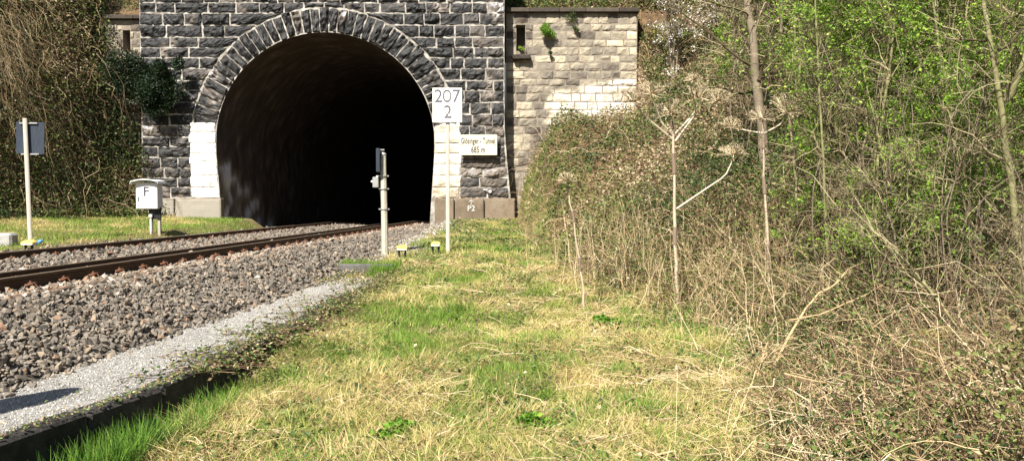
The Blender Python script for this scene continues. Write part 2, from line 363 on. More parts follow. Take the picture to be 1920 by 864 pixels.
def sheet(name, m, xs_f, ys, nx, zf, kind='structure'):
    ys = np.asarray(ys); t = np.linspace(0, 1, nx)
    a, b = xs_f(ys)
    Xg = a[:, None]+(b-a)[:, None]*t[None]; Yg = np.repeat(ys[:, None], nx, 1)
    V = np.stack([Xg, Yg, zf(Xg, Yg)], -1).reshape(-1, 3)
    i, j = np.meshgrid(np.arange(len(ys)-1), np.arange(nx-1), indexing='ij'); q = i*nx+j
    mb = MB(); mb.add(V, np.stack([q, q+1, q+nx+1, q+nx], -1).reshape(-1, 4))
    return tag(mb.build(name, m, smooth=True), kind=kind)
sheet('trackbed', M['ballast_bed'], lambda y: (X1(y)+np.where(y > 31.9, -7.9, -6.4), X1(y)+np.where(y > 31.9, 1.02, 1.85)), np.arange(-30, 90, .25), 60,
      lambda x, y: bed(x-X1(y), y)+.02*(vn(x, y, 9, 2)-.5))
def pz(x, y): return .135+.02*(fbm(x, y, 3, 61)-.5)
sheet('gravel_path', M['path'], lambda y: (X1(y)+1.55, Xk(y)-.16), np.arange(-20, 15.3, .1), 24, pz)

# ------------------------------------------------------------------ ballast stones
def ballast_pts(n, y0, y1, s0, s1, pw=1.6):
    y = y0+(y1-y0)*rng.random(n)**pw; s = rng.uniform(s0, s1, n)
    x = X1(y)+s; return x, y, s
mb = MB()
def put_ballast(n, y0, y1, s0, s1, size, pw, rust=0):
    x, y, s = ballast_pts(n, y0, y1, s0, s1, pw)
    keep = ~((s > 1.55) & (rng.random(n) < (s-1.5)*2.6))
    x, y, s = x[keep], y[keep], s[keep]
    sz = size*rng.uniform(.5, 1.6, len(x))*np.where(rng.random(len(x)) < .06, 1.35, 1)
    z = bed(s, y)+sz*rng.uniform(-.3, .9, len(x))
    t = rng.normal(.45, .2, len(x)); t += np.where((s < .55) & (s > .0), .35, 0)*(rng.random(len(x)) < .7)
    rocks(mb, np.stack([x, y, z], 1), sz, np.clip(t, 0, .97))
put_ballast(20000, 3.5, 12, .12, 1.9, .029, 1.0)
put_ballast(19000, 12, 33.6, .12, 1.85, .034, 1.25)
put_ballast(14000, 9, 34.2, -3.45, -1.55, .038, 1.1)
put_ballast(3500, 7, 34, -1.4, -.1, .038, 1.1)
put_ballast(2500, 10, 34, -6.4, -5.1, .04, 1.1)
tag(mb.build('ballast_stones', M['ballast']), 'grey brown crushed ballast stones banked up beside the rusty rails', 'ballast', kind='stuff')
mb = MB()
n = 26000; y = 4+11*rng.random(n)**1.5; f = rng.random(n); x = (X1(y)+1.5)*(1-f)+(Xk(y)-.1)*f
rocks(mb, np.stack([x, y, pz(x, y)+.002], 1), rng.uniform(.003, .010, n), np.clip(rng.normal(.5, .25, n), 0, 1))
# thin spread of grit near the portal corner
n = 3500; y = rng.uniform(17, 31, n); x = X1(y)+rng.uniform(1.5, 2.9, n); rocks(mb, np.stack([x, y, H(x, y)+.01], 1), rng.uniform(.01, .03, n), np.clip(rng.normal(.55, .2, n), 0, 1))
M['chips'] = mat('pale_gravel_chips', [(0, (.15, .14, .125)), (.5, (.37, .35, .315)), (1, (.58, .55, .5))], .9)
tag(mb.build('gravel_chips', M['chips']), 'pale grey fine gravel chips spread over the trackside path', 'gravel', kind='stuff')

# ------------------------------------------------------------------ tracks
def rail_mesh(s0, ztop, y0=-30, y1=80):
    ys = np.concatenate([np.arange(y0, 33, 1.0), np.arange(33, y1, .5)]); n = len(ys)
    prof = [(-.035, 0), (.035, 0), (.036, -.03), (.009, -.045), (.009, -.125), (.0625, -.14), (.0625, -.15), (-.0625, -.15), (-.0625, -.14), (-.009, -.125), (-.009, -.045), (-.036, -.03)]
    p = np.array(prof); V = np.zeros((n, 12, 3))
    V[:, :, 0] = (X1(ys)+s0)[:, None]+p[None, :, 0]; V[:, :, 1] = ys[:, None]; V[:, :, 2] = (ztop+track_dz(ys))[:, None]+p[None, :, 1]
    a = np.arange(n-1)[:, None]*12+np.arange(12)[None]; b = np.arange(n-1)[:, None]*12+(np.arange(12)[None]+1) % 12
    Q = np.stack([a, b, b+12, a+12], -1); return V.reshape(-1, 3), Q[:, 1:].reshape(-1, 4), Q[:, 0].reshape(-1, 4)
def clip_mesh():
    c = MB()
    c.box((0, 0, .008), (.34, .16, .016), bev=.004)
    for sx in (-1, 1):
        c.tube([(sx*.1, 0, .01), (sx*.1, 0, .1)], .012, 6); c.tube([(sx*.1, 0, .055), (sx*.1, 0, .08)], .024, 6)
        pts = [(sx*(.1+.055*math.cos(a)*.9), .055*math.sin(a)*1.2, .045+.03*abs(math.cos(a*1.0))) for a in np.linspace(-2.4, 2.4, 9)]
        c.tube(pts, .009, 5)
        c.tube([(sx*.06, -.05, .035), (sx*.1, -.04, .075), (sx*.15, -.05, .02)], .009, 5); c.tube([(sx*.06, .05, .035), (sx*.1, .04, .075), (sx*.15, .05, .02)], .009, 5)
    return c
clip_data = None; sleeper_data = None
for nm, sa, za, sb, zb, lab in (('near', 0, .766, -1.5, .637, 'nearer rusty railway track beside the ballast shoulder and path'), ('far', -3.5, .716, -5.0, .586, 'farther rusty railway track beside the grass verge and cabinet')):
    root = thing('railway_track', (float(X1(18)+(sa+sb)/2), 18, .45), lab, 'railway track', 'tracks running into the tunnel')
    for s0, zt in ((sa, za), (sb, zb)):
        V, Q, Qt = rail_mesh(s0, zt); c = MB(); c.add(V, Q); r = part(c, 'rail', M['rail'], root)
        c = MB(); c.add(V+np.array([0, 0, .0006]), Qt); h = c.build('rail_head', M['railtop'], r, loc=tuple(root.location))
    tilt = math.atan((za-zb)/1.5)
    off = 8.87+.05; k0 = -6; 
    for i in range(k0, 41):
        y = off+i*.6
        if y < 4: continue
        xm = float(X1(y))+(sa+sb)/2; zm = (za+zb)/2-.15
        if sleeper_data is None:
            c = MB(); c.box((0, 0, -.09), (2.6, .26, .145), bev=.012); o = c.build('sleeper', M['sleeper'], root); sleeper_data = o.data
            cc = clip_mesh().build('rail_clip', M['rust'], root); clip_data = cc.data; bpy.data.objects.remove(cc)
        else:
            o = bpy.data.objects.new('sleeper', sleeper_data); COL.objects.link(o); o.parent = root
        lx, ly, lz = root.location
        o.location = (xm-lx, y-ly, zm-lz-.0); o.rotation_euler = (0, -tilt, -.06)
        for sg in (1, -1):
            k = bpy.data.objects.new('rail_clip', clip_data); COL.objects.link(k); k.parent = o; k.location = (sg*.75, 0, -.014)

# ------------------------------------------------------------------ masonry
def stone_quad(mb, c, yf, depth, tint, nu=9, nv=6, seed=0, rough=1.0):
    """c: 4 corners (x,z) ccw starting lower-left; rock-faced block standing out toward -y"""
    c = np.array(c, float)
    u = np.concatenate([[0, .03, .09], np.linspace(.18, .82, nu-3), [.91, .97, 1]]); v = np.concatenate([[0, .055, .16], np.linspace(.3, .7, max(2, nv-5)), [.84, .945, 1]])
    U, Vv = np.meshgrid(u, v, indexing='ij')
    P = (c[0][None, None]*((1-U)*(1-Vv))[..., None]+c[1]*(U*(1-Vv))[..., None]+c[2]*(U*Vv)[..., None]+c[3]*((1-U)*Vv)[..., None])
    inner = np.minimum(np.minimum(U, 1-U)/.035, np.minimum(Vv, 1-Vv)/.06); inner = np.clip(inner, 0, 1)
    marg = np.clip(np.minimum(np.minimum(U, 1-U)/.14, np.minimum(Vv, 1-Vv)/.32), 0, 1)
    tx, tz = rng.normal(0, .45, 2); px_, pz_ = rng.uniform(.3, .7, 2)
    ridge = 1-np.abs(U-px_)*abs(tx)*1.6-np.abs(Vv-pz_)*abs(tz)*1.6+(Vv-.5)*tz*.7+(U-.5)*tx*.7
    nz = fbm(P[..., 0]+seed*3.1, P[..., 1]+seed*1.7, 9, seed % 97, 3)-.5
    n2 = vn(P[..., 0]+seed, P[..., 1], 3.4, 5)-.5
    d = depth*((.32+.68*marg**.7)*ridge+rough*(1.7*nz+.9*n2))
    d = np.where(inner <= 0, -.03, np.maximum(d, .004))
    jit = np.stack([vn(P[..., 0]*7, P[..., 1]*7, 1, seed % 31)-.5, vn(P[..., 0]*7+40, P[..., 1]*7, 1, seed % 29)-.5], -1)*.035*rough
    P = P+jit+(rng.random(P.shape)-.5)*.008*rough
    if callable(tint): tint = tint(P[..., 0], P[..., 1]).ravel()
    V = np.stack([P[..., 0], yf-d, P[..., 1]], -1).reshape(-1, 3)
    nU, nV = U.shape; i, j = np.meshgrid(np.arange(nU-1), np.arange(nV-1), indexing='ij'); q = i*nV+j
    mb.add(V, np.stack([q, q+nV, q+nV+1, q+1], -1).reshape(-1, 4), None, tint)
PY = 32.0
MP = .02133
def PX(px): return (px-960)*MP
def PZ(py): return 1.6+(376-py)*MP
CX, CZ, RI, RO = PX(611), 3.90, 4.36, 5.36
XL, XR = PX(268), PX(946)
def arc_x(z, R): return math.sqrt(max(0, R*R-(z-CZ)**2)) if z > CZ else R
portal = thing('tunnel_portal', (CX, PY, .7), 'sooty dark rock faced stone portal with round arch over the tracks', 'tunnel portal')
dark = MB(); GAP = .026
def stain(t):
    def f(x, z):
        v = t+.35*(fbm(x, z, 3.2, 301, 3)-.5)
        w = np.clip((fbm(x, z*.6, 1.1, 305, 4)-.62)*7, 0, 1)*(vn(x, z, 9, 306) > .35)
        return np.clip(v+w*.55, 0, 1)
    return f
zb = PZ(371); rowh = .425; z = zb; r = 0; sd = 0
def tint_at(x, z):
    t = .2+.12*rng.normal()*.9
    if x > PX(862): t += .2+max(0, (5-z))*.09
    if x < PX(352) and z < 4.5: t += .16+(4.5-z)*.05
    if z > 9.0 and rng.random() < .3: t += .3
    if rng.random() < .08: t += .22
    return float(np.clip(t, .03, .8))
TOP = 11.2
special = []
while z < TOP:
    h = rowh*random.choice([.9, .95, 1, 1.05, 1.12]); z1 = min(z+h, TOP)
    segs = []
    if z < CZ+RO-.1:
        zz0, zz1 = z, z1
        a0, a1 = arc_x(zz0, RO), arc_x(zz1, RO)
        xr_ = XR+max(0, (3.8-z))*.09
        segs = [((XL, XL), (CX-a0, CX-a1)), ((CX+a0, CX+a1), (xr_, xr_-.01))]
        if z1 > CZ+RO: segs = [((XL, XL), (CX-a0, CX)), ((CX+a0, CX), (XR, XR))]
    else: segs = [((XL, XL), (XR, XR))]
    if z < CZ+RO < z1+.1 or (z1 < CZ+RO and arc_x(z1, RO) < 1.3):
        A = arc_x(z, RO); xs_ = np.linspace(CX-A, CX+A, max(3, int(2*A/.75)+1)); az_ = lambda x: max(z, CZ+math.sqrt(max(0, RO*RO-(x-CX)**2)))
        for x0, x1 in zip(xs_[:-1], xs_[1:]):
            za_, zb_ = min(az_(x0), z1-.02), min(az_(x1), z1-.02)
            stone_quad(dark, [(x0+GAP/2, za_+.01), (x1-GAP/2, zb_+.01), (x1-GAP/2, z1-GAP/2), (x0+GAP/2, z1-GAP/2)], PY, .06, stain(.3), nu=9, nv=8, seed=sd); sd += 1
        segs = [((XL, XL), (CX-A, CX-A)), ((CX+A, CX+A), (XR, XR))]
    for (l0, l1), (r0, r1) in segs:
        x = min(l0, l1); end = max(r0, r1); cur0, cur1 = l0, l1
        left_arc = abs(l0-l1) > .02; right_arc = abs(r0-r1) > .02
        first = True
        while True:
            w = random.uniform(.55, 1.15)
            if random.random() < .15: w *= 1.35
            if first and left_arc: nx = max(cur0, cur1)+w*.6
            else: nx = cur0+w
            lim = min(r0, r1)
            if nx > lim-.42:
                nx0, nx1 = r0, r1; last = True
            else: nx0 = nx1 = nx; last = False
            if min(nx0-cur0, nx1-cur1) > -.01:
                cs = [(cur0+GAP/2, z+GAP/2), (nx0-GAP/2, z+GAP/2), (max(nx1-GAP/2, cur1+GAP/2+.01), z1-GAP/2), (cur1+GAP/2, z1-GAP/2)]
                wd = max(nx0-cur0, nx1-cur1)
                stone_quad(dark, cs, PY, random.uniform(.05, .11), stain(tint_at((cur0+nx0)/2, z)), nu=max(8, int(6+wd*7)), nv=8, seed=sd); sd += 1
            cur0, cur1 = nx0, nx1; first = False
            if last: break
    z = z1; r += 1
part(dark, 'facing_stones', M['stone_dark'], portal)
# voussoirs
ring = MB(); a0 = math.asin((4.68-CZ)/RO); nvs = 39
angs = np.linspace(a0, PI-a0, nvs+1)
for i in range(nvs):
    t0, t1 = angs[i]+.0012, angs[i+1]-.0012
    ro = RO+random.uniform(-.05, .03); ri = RI
    P = lambda R, t: (CX+R*math.cos(t), CZ+R*math.sin(t))
    # corners order: inner t1, inner t0, outer t0, outer t1 -> u along tangent, v radial
    g = .0035
    stone_quad(ring, [P(ri, t1-g), P(ri, t0+g), P(ro-.02, t0+g*.7), P(ro-.02, t1-g*.7)], PY, random.uniform(.08, .14), stain(float(np.clip(.29+.16*rng.normal(), .03, .6))), nu=9, nv=9, seed=200+i, rough=1.1)
part(ring, 'arch_ring', M['stone_dark'], portal)
# white painted jamb stones
wl = MB(); zs = [PZ(371)]
while zs[-1] < 4.5: zs.append(zs[-1]+random.uniform(.4, .5))
zs[-1] = 4.70
for side in (-1, 1):
    jam = MB()
    for i in range(len(zs)-1):
        z0, z1 = zs[i]+.008, zs[i+1]-.008
        o = lambda zz: RO+.03-.12*max(0, 3.5-zz)/2*.5
        inn = lambda zz: RI+.0-.07*max(0, 3.5-zz)
        xo0, xo1, xi0, xi1 = o(z0), o(z1), inn(z0), inn(z1)
        if i % 2: xo0 += .06; xo1 += .06
        if side < 0: cs = [(CX-xo0, z0), (CX-xi0, z0), (CX-xi1, z1), (CX-xo1, z1)]
        else: cs = [(CX+xi0, z0), (CX+xo0, z0), (CX+xo1, z1), (CX+xi1, z1)]
        stone_quad(jam, cs, PY-.015, random.uniform(.045, .07), (.62 if side < 0 else .34)+random.uniform(-.06, .08)-(.1 if side > 0 and z0 < 2.6 else 0), nu=12, nv=9, seed=300+i+side*20, rough=.6)
    p = part(jam, 'painted_jamb', M['whitewash'], portal)
    p['label'] = 'white painted stones at the left foot of the arch' if side < 0 else 'cream painted stones at the right foot of the arch'
# plinth
for (xa, xb) in ((PX(264), PX(330)), (PX(331), PX(418)), (PX(815), PX(852)), (PX(853), PX(908)), (PX(909), PX(966))):
    pl = MB(); stone_quad(pl, [(xa+.01, .2), (xb-.01, .2), (xb-.015, zb-.02), (xa+.015, zb-.02)], PY-.16, .025, random.uniform(.7, .9) if xa < -10 else random.uniform(.3, .42), nu=9, nv=7, seed=400+int(xa*3), rough=.5)
    pl.box(((xa+xb)/2, PY+.02, (.2+zb)/2), (xb-xa-.03, .36, zb-.23), bev=.02, tint=.6 if xa < -10 else .4)
    part(pl, 'plinth_stone', M['plinth'], portal)
# mortar backing with arched opening
def opening(n=40):
    pts = [(-(RI-.07*max(0, 3.5-zz)-.01), zz) for zz in np.linspace(.1, CZ, 9)]
    pts += [(-(RI)*math.cos(t), CZ+(RI)*math.sin(t)) for t in np.linspace(0, PI, n)[1:-1]]
    pts += [((RI-.07*max(0, 3.5-zz)-.01), zz) for zz in np.linspace(CZ, .1, 9)]
    return np.array(pts)
op = opening()
bk = MB()
outer = []
for x, z in op:
    if z <= CZ+1e-6: outer.append((XL if x < 0 else XR+.05+max(0, 3.8-z)*.09, z))
    else:
        dx, dz = x, z-CZ
        ks = []
        if dz > 0: ks.append((TOP-CZ)/dz)
        if dx < 0: ks.append((XL-CX)/dx)
        if dx > 0: ks.append((XR-CX)/dx)
        k = min(ks); outer.append((CX+dx*k, CZ+dz*k))
inn = [(CX+x, z) for x, z in op]
n = len(inn)
# insert true corners
V = []; 
for (a, b), (c, d) in zip(inn, outer): V += [(a, PY, b), (c, PY, d)]
bk.add(V, [[2*i, 2*i+1, 2*i+3, 2*i+2] for i in range(n-1)], None, .44)
for cxn in (XL, XR):           # corner fillers
    idx = [i for i in range(n-1) if (abs(outer[i][0]-cxn) < 1e-6) != (abs(outer[i+1][0]-cxn) < 1e-6) and outer[i][1] > 8 or (i and abs(outer[i][0]-cxn) < 1e-6 and abs(outer[i+1][1]-TOP) < 1e-6)]
    for i in idx[:1]:
        bk.add([(outer[i][0], PY, outer[i][1]), (outer[i+1][0], PY, outer[i+1][1]), (cxn, PY, TOP)], None, [[0, 1, 2]], .5)
rt_ = MB()
rt_.add([(XL, PY, 0), (XL, PY+1.7, 0), (XL, PY+1.7, TOP), (XL, PY, TOP)], [[0, 1, 2, 3]], None, .2)
rt_.add([(XR+.39, PY, 0), (XR+.39, PY+1.7, 0), (XR+.05, PY+1.7, 3.8), (XR+.05, PY, 3.8), (XR, PY+1.7, TOP), (XR, PY, TOP)], [[0, 1, 2, 3], [3, 2, 4, 5]], None, .2)
part(bk, 'mortar_joints', M['mortar'], portal); 
rt_.box((XR-.3, PY+.85, (TOP)/2), (.66, 1.55, TOP-.05), tint=.2); part(rt_, 'side_faces', M['stone_dark'], portal)
cp = MB(); cp.box(((XL+XR)/2, PY+.75, TOP+.17), (XR-XL+.5, 2.1, .3), bev=.04); part(cp, 'cornice', M['coping'], portal)
# tunnel lining
ys = np.concatenate([np.arange(PY+.0, 45, .5), np.arange(45, 150, 3.)])
op2 = opening(30); ln = MB(); V = []; T = []
for k, y in enumerate(ys):
    dxx = .06*(y-PY)-.0006*max(0, y-60)**2
    for x, z in op2:
        j = .05 if k else 0
        V.append((CX+x*1.0+dxx+random.uniform(-j, j), y, z+random.uniform(-j, j)+(track_dz(y) if z < 1 else 0)-(1.5 if z < .3 and k > 10 else 0)))
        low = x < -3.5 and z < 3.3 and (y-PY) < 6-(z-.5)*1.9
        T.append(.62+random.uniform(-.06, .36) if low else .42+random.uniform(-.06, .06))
V = np.array(V); m = len(op2)
i, j = np.meshgrid(np.arange(len(ys)-1), np.arange(m-1), indexing='ij'); q = i*m+j
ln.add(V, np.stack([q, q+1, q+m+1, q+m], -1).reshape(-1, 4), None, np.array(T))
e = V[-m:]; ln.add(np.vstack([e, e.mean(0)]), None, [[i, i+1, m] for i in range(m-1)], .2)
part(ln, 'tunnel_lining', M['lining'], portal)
# projecting jagged toothing of the reveal (left)
# painted mark and small fittings on the right pier
o = add_text('P2', (PX(884)-CX, -.205, PZ(391)-.7), .3, M['chalk'], portal, 'painted_mark', offset=.004)
o = add_text('\u2191', (PX(884)-CX, -.205, PZ(379.5)-.7), .27, M['chalk'], portal, 'painted_arrow', offset=.004) if False else None
ar = MB(); ax_, az_ = PX(884), PZ(380)
ar.tube([(ax_, PY-.2, az_-.1), (ax_, PY-.2, az_+.1)], .014, 5); ar.tube([(ax_-.09, PY-.2, az_+.02), (ax_, PY-.2, az_+.1), (ax_+.09, PY-.2, az_+.02)], .014, 5)
part(ar, 'painted_arrow', M['chalk'], portal)
ft = MB(); ft.box((PX(910), PY-.1, PZ(356)), (.14, .03, .05), bev=.006); ft.tube([(PX(919), PY-.13, PZ(359)), (PX(919), PY-.08, PZ(359))], .06, 12); part(ft, 'survey_marker', M['chalk'], portal)

# wing walls
def wing(name, label, xa, xb, yf, ztop, slot, tint_f, pm, seed, zbot=.3):
    root = thing(name, ((xa+xb)/2, yf, .5), label, 'wall')
    w = MB(); z = zbot; sdd = seed
    while z < ztop-.05:
        h = random.uniform(.26, .36); z1 = min(z+h, ztop)
        if ztop-z1 < .12: z1 = ztop
        x = xa
        while x < xb-.01:
            x1 = x+random.uniform(.35, .75)
            if x1 > xb-.25: x1 = xb
            pieces = [(x, x1)]
            sx0, sx1, sz0, sz1 = slot
            if z1 > sz0 and z < sz1:
                pieces = [(a, b) for a, b in ((x, min(x1, sx0)), (max(x, sx1), x1)) if b-a > .06]
            for a, b in pieces:
                stone_quad(w, [(a+.012, z+.012), (b-.012, z+.012), (b-.012, z1-.012), (a+.012, z1-.012)], yf, random.uniform(.02, .05), tint_f((a+b)/2, z), nu=8, nv=7, seed=sdd); sdd += 1
            x = x1
        z = z1
    part(w, 'facing_stones', M['stone_tan'], root)
    b = MB(); sx0, sx1, sz0, sz1 = slot; D = yf+.5
    for (a0, a1, c0, c1) in ((xa, sx0, zbot, ztop), (sx1, xb, zbot, ztop), (sx0, sx1, zbot, sz0), (sx0, sx1, sz1, ztop)):
        b.box(((a0+a1)/2, yf+.45, (c0+c1)/2), (a1-a0, .9, c1-c0), tint=.5)
    b.add([(sx0, yf+.6, sz0), (sx1, yf+.6, sz0), (sx1, yf+.6, sz1), (sx0, yf+.6, sz1)], [[0, 1, 2, 3]], None, 0)
    part(b, 'mortar_joints', M['mortar_tan'], root)
    c = MB(); x = xa
    while x < xb:
        x1 = min(x+random.uniform(.9, 1.4), xb+.08); c.box(((x+x1)/2, yf+.3, ztop+.09), (x1-x-.015, 1.0, .17), bev=.02, tint=random.uniform(.3, .7)); x = x1
    part(c, 'coping', M['coping'], root)
    return root
def W(px, py, Y): return at(px, py, Y)
YR = 32.75
def tr(x, z):
    t = .45+.16*rng.normal()
    p = 960+x*1500/YR; q = 376-(z-1.6)*1500/YR
    if p > 1150 and 60 < q < 170: t += .22
    elif q > 225: t -= .02
    t = float(np.clip(t, .08, .78))
    def f(x, z):
        p = 960+x*1500/YR; q = 376-(z-1.6)*1500/YR
        w = np.clip(1-((p-1108)/98)**6, 0, 1)*np.clip(1-((q-194+(p-1110)*.14)/40)**6, 0, 1)
        w = np.clip(w*1.4-1.5*(1-fbm(x, z, 1.7, 321, 4))+(vn(x, z, 11, 322)-.5)*.4, 0, .4)/.4*.85
        dk = np.clip((fbm(x, z*.5, .9, 325, 4)-.55)*4, 0, 1)*.28
        return np.clip(t+.3*(fbm(x, z, 5, 323, 3)-.5)-dk, 0, .8)*(1-w)+.98*w
    return f
rw = wing('wing_wall', 'tan coursed stone wing wall right of the tunnel with a dark coping', XR+.05, W(1195, 30, YR)[0], YR, W(1000, 25, YR)[2], (W(968, 0, YR)[0], W(985, 0, YR)[0], W(0, 96, YR)[2], W(0, 47, YR)[2]), tr, 'tan', 1000)
sp = MB(); p = W(978, 108, YR-.1); sp.box((p[0], YR-.12, p[2]), (.72, .32, .2), bev=.03, tint=.3); part(sp, 'drain_spout', M['coping'], rw)
lw = wing('wing_wall', 'narrow stone wing wall between the portal and the overgrown left bank', W(196, 30, YR)[0], XL, YR, W(200, 38, YR)[2], (W(229, 0, YR)[0], W(243, 0, YR)[0], W(0, 98, YR)[2], W(0, 57, YR)[2]), lambda x, z: float(np.clip(.42+.13*rng.normal(), .05, .8)), 'tan', 2000)

# ------------------------------------------------------------------ concrete edging, trough, blocks
kb = MB(); y = 1.0; k = 0
edge_root = thing('concrete_edging', (-3, 6, 0), 'dark weathered concrete edging between the gravel path and the grass', 'edging')
while y < 12.5:
    y1 = y+.75; xa, xb = float(Xk(y+.01)), float(Xk(y1-.01)); an = math.atan2(y1-y, xb-xa)-PI/2
    kb.box(((xa+xb)/2-.09+random.uniform(-.015, .015), (y+y1)/2, -.09+random.uniform(-.02, .004)), (.2, .75, .48), rz=an+random.uniform(-.02, .02), ry=random.uniform(-.05, .05), bev=.02, tint=random.uniform(.12, .4)); y = y1
part(kb, 'edging_slabs', M['kerb'], edge_root)
c0 = W(632, 497, 15.6); c1 = W(735, 497, 15.6)
kt = MB(); kt.box(((c0[0]+c1[0])/2, 15.75, c0[2]-.13), (c1[0]-c0[0], .16, .28), rz=-.03, bev=.015, tint=.25)
tag(kt.build('concrete_kerbstone', M['concrete'], loc=((c0[0]+c1[0])/2, 15.75, c0[2]-.2)), 'low grey concrete kerbstone with grass behind, at the end of the path', 'kerb')
b0 = W(2, 455, 19.5)
cb = MB(); cb.box((b0[0], 19.6, b0[2]-.02), (.52, .4, .5), rz=.15, bev=.05, tint=.85)
tag(cb.build('concrete_block', M['concrete'], loc=(b0[0], 19.6, b0[2]-.3)), 'pale concrete block standing in the verge at the left edge', 'block')

# ------------------------------------------------------------------ signs
def zground(x, y): return float(H(np.array([x]), np.array([y]))[0])
def post(px_b, py_b, px_t, py_t, Y): 
    a = W(px_b, py_b, Y); b = W(px_t, py_t, Y); return a, b
# hectometre sign
Y = 19.4; a, b = post(839.5, 470, 839.5, 172, Y)
hs = thing('distance_sign', (a[0], Y, a[2]), 'white square distance board reading 207 2 on a slim post', 'sign')
m = MB(); m.tube([(a[0], Y+.03, a[2]-.4), (b[0], Y+.03, b[2]-.1)], .048, 12); part(m, 'pole', M['wood'], hs, True)
c = W(839, 198, Y); bw, bh = 55/F*Y, 64/F*Y
m = MB(); m.box((c[0], Y-.04, c[2]), (bw, .02, bh), bev=.006); bd = part(m, 'sign_board', M['white'], hs)
for s_, px, py, sz, xs_ in (('2', 822.5, 182, .44, .95), ('O', 838.5, 182, .43, .66), ('7', 855.5, 182, .44, .95), ('2', 840, 211.5, .44, .95)):
    q = W(px, py, Y); o = add_text(s_, (q[0]-a[0], -.053, q[2]-a[2]), sz, M['ink'], bd, offset=.002, xs=xs_, thick=.0015)
m = MB()
for zz in (.2, -.2): m.box((a[0], Y-.005, c[2]+zz), (.16, .1, .03), bev=.004)
part(m, 'clamp', M['steel'], hs)
for zz in (.3, -.3): m = MB(); m.tube([(a[0], 19.4-.052, c[2]+zz), (a[0], 19.4-.06, c[2]+zz)], .014, 8); part(m, 'bolt', M['steel'], hs)
# tunnel name sign fixed on the pier by two battens
Y = PY-.32; c = W(896.5, 272, Y); ns = thing('tunnel_name_sign', (c[0], Y, c[2]), 'cream board reading Gl\u00f6singer-Tunnel 685 m fixed to the right pier', 'sign')
bw, bh = 71/F*Y, 38/F*Y
m = MB(); m.box((c[0], Y, c[2]), (bw, .04, bh), bev=.008); bd = part(m, 'sign_board', M['cream'], ns)
add_text('Gl\u00f6singer - Tunnel', (0, -.024, .15), .33, M['letter'], bd, xs=.51, thick=.0015, offset=.007)
add_text('685 m', (0, -.024, -.2), .34, M['letter'], bd, xs=.62, thick=.0015, offset=.007)
m = MB()
for dx in (-.55, .55): m.box((c[0]+dx, Y+.12, c[2]), (.07, .2, .6), bev=.005)
part(m, 'mounting_batten', M['wood'], ns)
for dx in (-.68, .68):
    m = MB(); m.tube([(c[0]+dx, Y-.02, c[2]), (c[0]+dx, Y-.03, c[2])], .02, 8); part(m, 'screw', M['rust'], ns)
# sign seen from behind, left
Y = 21; a, b = post(57.5, 452, 46.5, 222, Y)
bs_ = thing('rear_facing_sign', (a[0], Y, a[2]), 'square trackside sign seen from its dark back, left of the tracks', 'sign')
m = MB(); m.tube([(a[0], Y, a[2]-.4), (b[0], Y, b[2])], .052, 12); part(m, 'pole', M['wood'], bs_, True)
c = W(53, 258.5, Y); m = MB(); m.box((c[0], Y+.09, c[2]), (53/F*Y, .015, 60/F*Y), ry=.035, bev=.004); part(m, 'sign_board', M['navy'], bs_)
for py in (231, 289):
    q = W(51 if py < 250 else 54, py, Y); m = MB(); m.box((q[0], Y+.06, q[2]), (.47, .04, .035), bev=.004); part(m, 'bracket', M['steel'], bs_)
# telephone cabinet F
Y = 24.6; a = W(291, 440, Y); fb = thing('telephone_cabinet', (a[0], Y, a[2]), 'white trackside telephone cabinet marked F on two short posts', 'cabinet')
c = W(280, 366, Y); w, h = 40/F*Y, 46/F*Y
m = MB(); m.box((c[0], Y, c[2]-.02), (w, .38, h+.04), bev=.015); hb = part(m, 'housing', M['boxgrey'], fb)
m = MB()
pts = [(-.44, -.03), (-.41, .055), (-.2, .10), (0, .115), (.2, .10), (.40, .055), (.43, -.01)]
V = []; zt = c[2]+h/2+.0
for yy in (Y-.36, Y+.24):
    for x, z in pts: V.append((c[0]+x*.98, yy, zt+z))
    for x, z in pts: V.append((c[0]+x*.98, yy, zt+z-.03))
q = []
for i in range(6): q += [[i, i+1, 14+i+1, 14+i], [7+i, 14+7+i, 14+7+i+1, 7+i+1], [i, 7+i, 7+i+1, i+1], [14+i, 14+i+1, 21+i+1, 21+i]]
q += [[0, 14, 21, 7], [6, 13, 27, 20]]
m.add(V, q); part(m, 'roof', M['boxgrey'], fb)
m = MB(); m.box((c[0]-.02, Y-.196, c[2]-.02), (w-.1, .012, h-.08), bev=.004); dr = part(m, 'door', M['boxgrey'], fb)
m = MB(); m.box((c[0]+.02, Y-.2055, c[2]+.12), (.23, .006, .3)); part(m, 'letter_plate', M['white'], fb)
add_text('F', (c[0]+.0-a[0], -.2105, c[2]+.1-a[2]), .4, M['letter'], fb, offset=.004, thick=.001)
m = MB(); m.box((c[0]-.24, Y-.207, c[2]-.12), (.025, .02, .14), bev=.004); part(m, 'handle', M['black'], fb)
for px in (283, 298):
    q0 = W(px, 440, Y); m = MB(); m.box((q0[0], Y+.05, (q0[2]-.3+c[2]-h/2)/2), (.085, .085, c[2]-h/2-q0[2]+.3), bev=.008); part(m, 'leg', M['wood'], fb)
q0 = W(291, 400, Y); m = MB(); m.box((q0[0], Y-.0, q0[2]), (.36, .06, .36), bev=.005); part(m, 'back_plate', M['black'], fb)
q0 = W(285, 410, Y); m = MB(); m.tube([(q0[0], Y-.08, q0[2]-.55), (q0[0], Y-.08, q0[2]+.05)], .03, 8); m.tube([(q0[0], Y-.08, q0[2]+.05), (q0[0], Y-.08, q0[2]+.14)], .06, 8); part(m, 'cable_pipe', M['white'], fb)
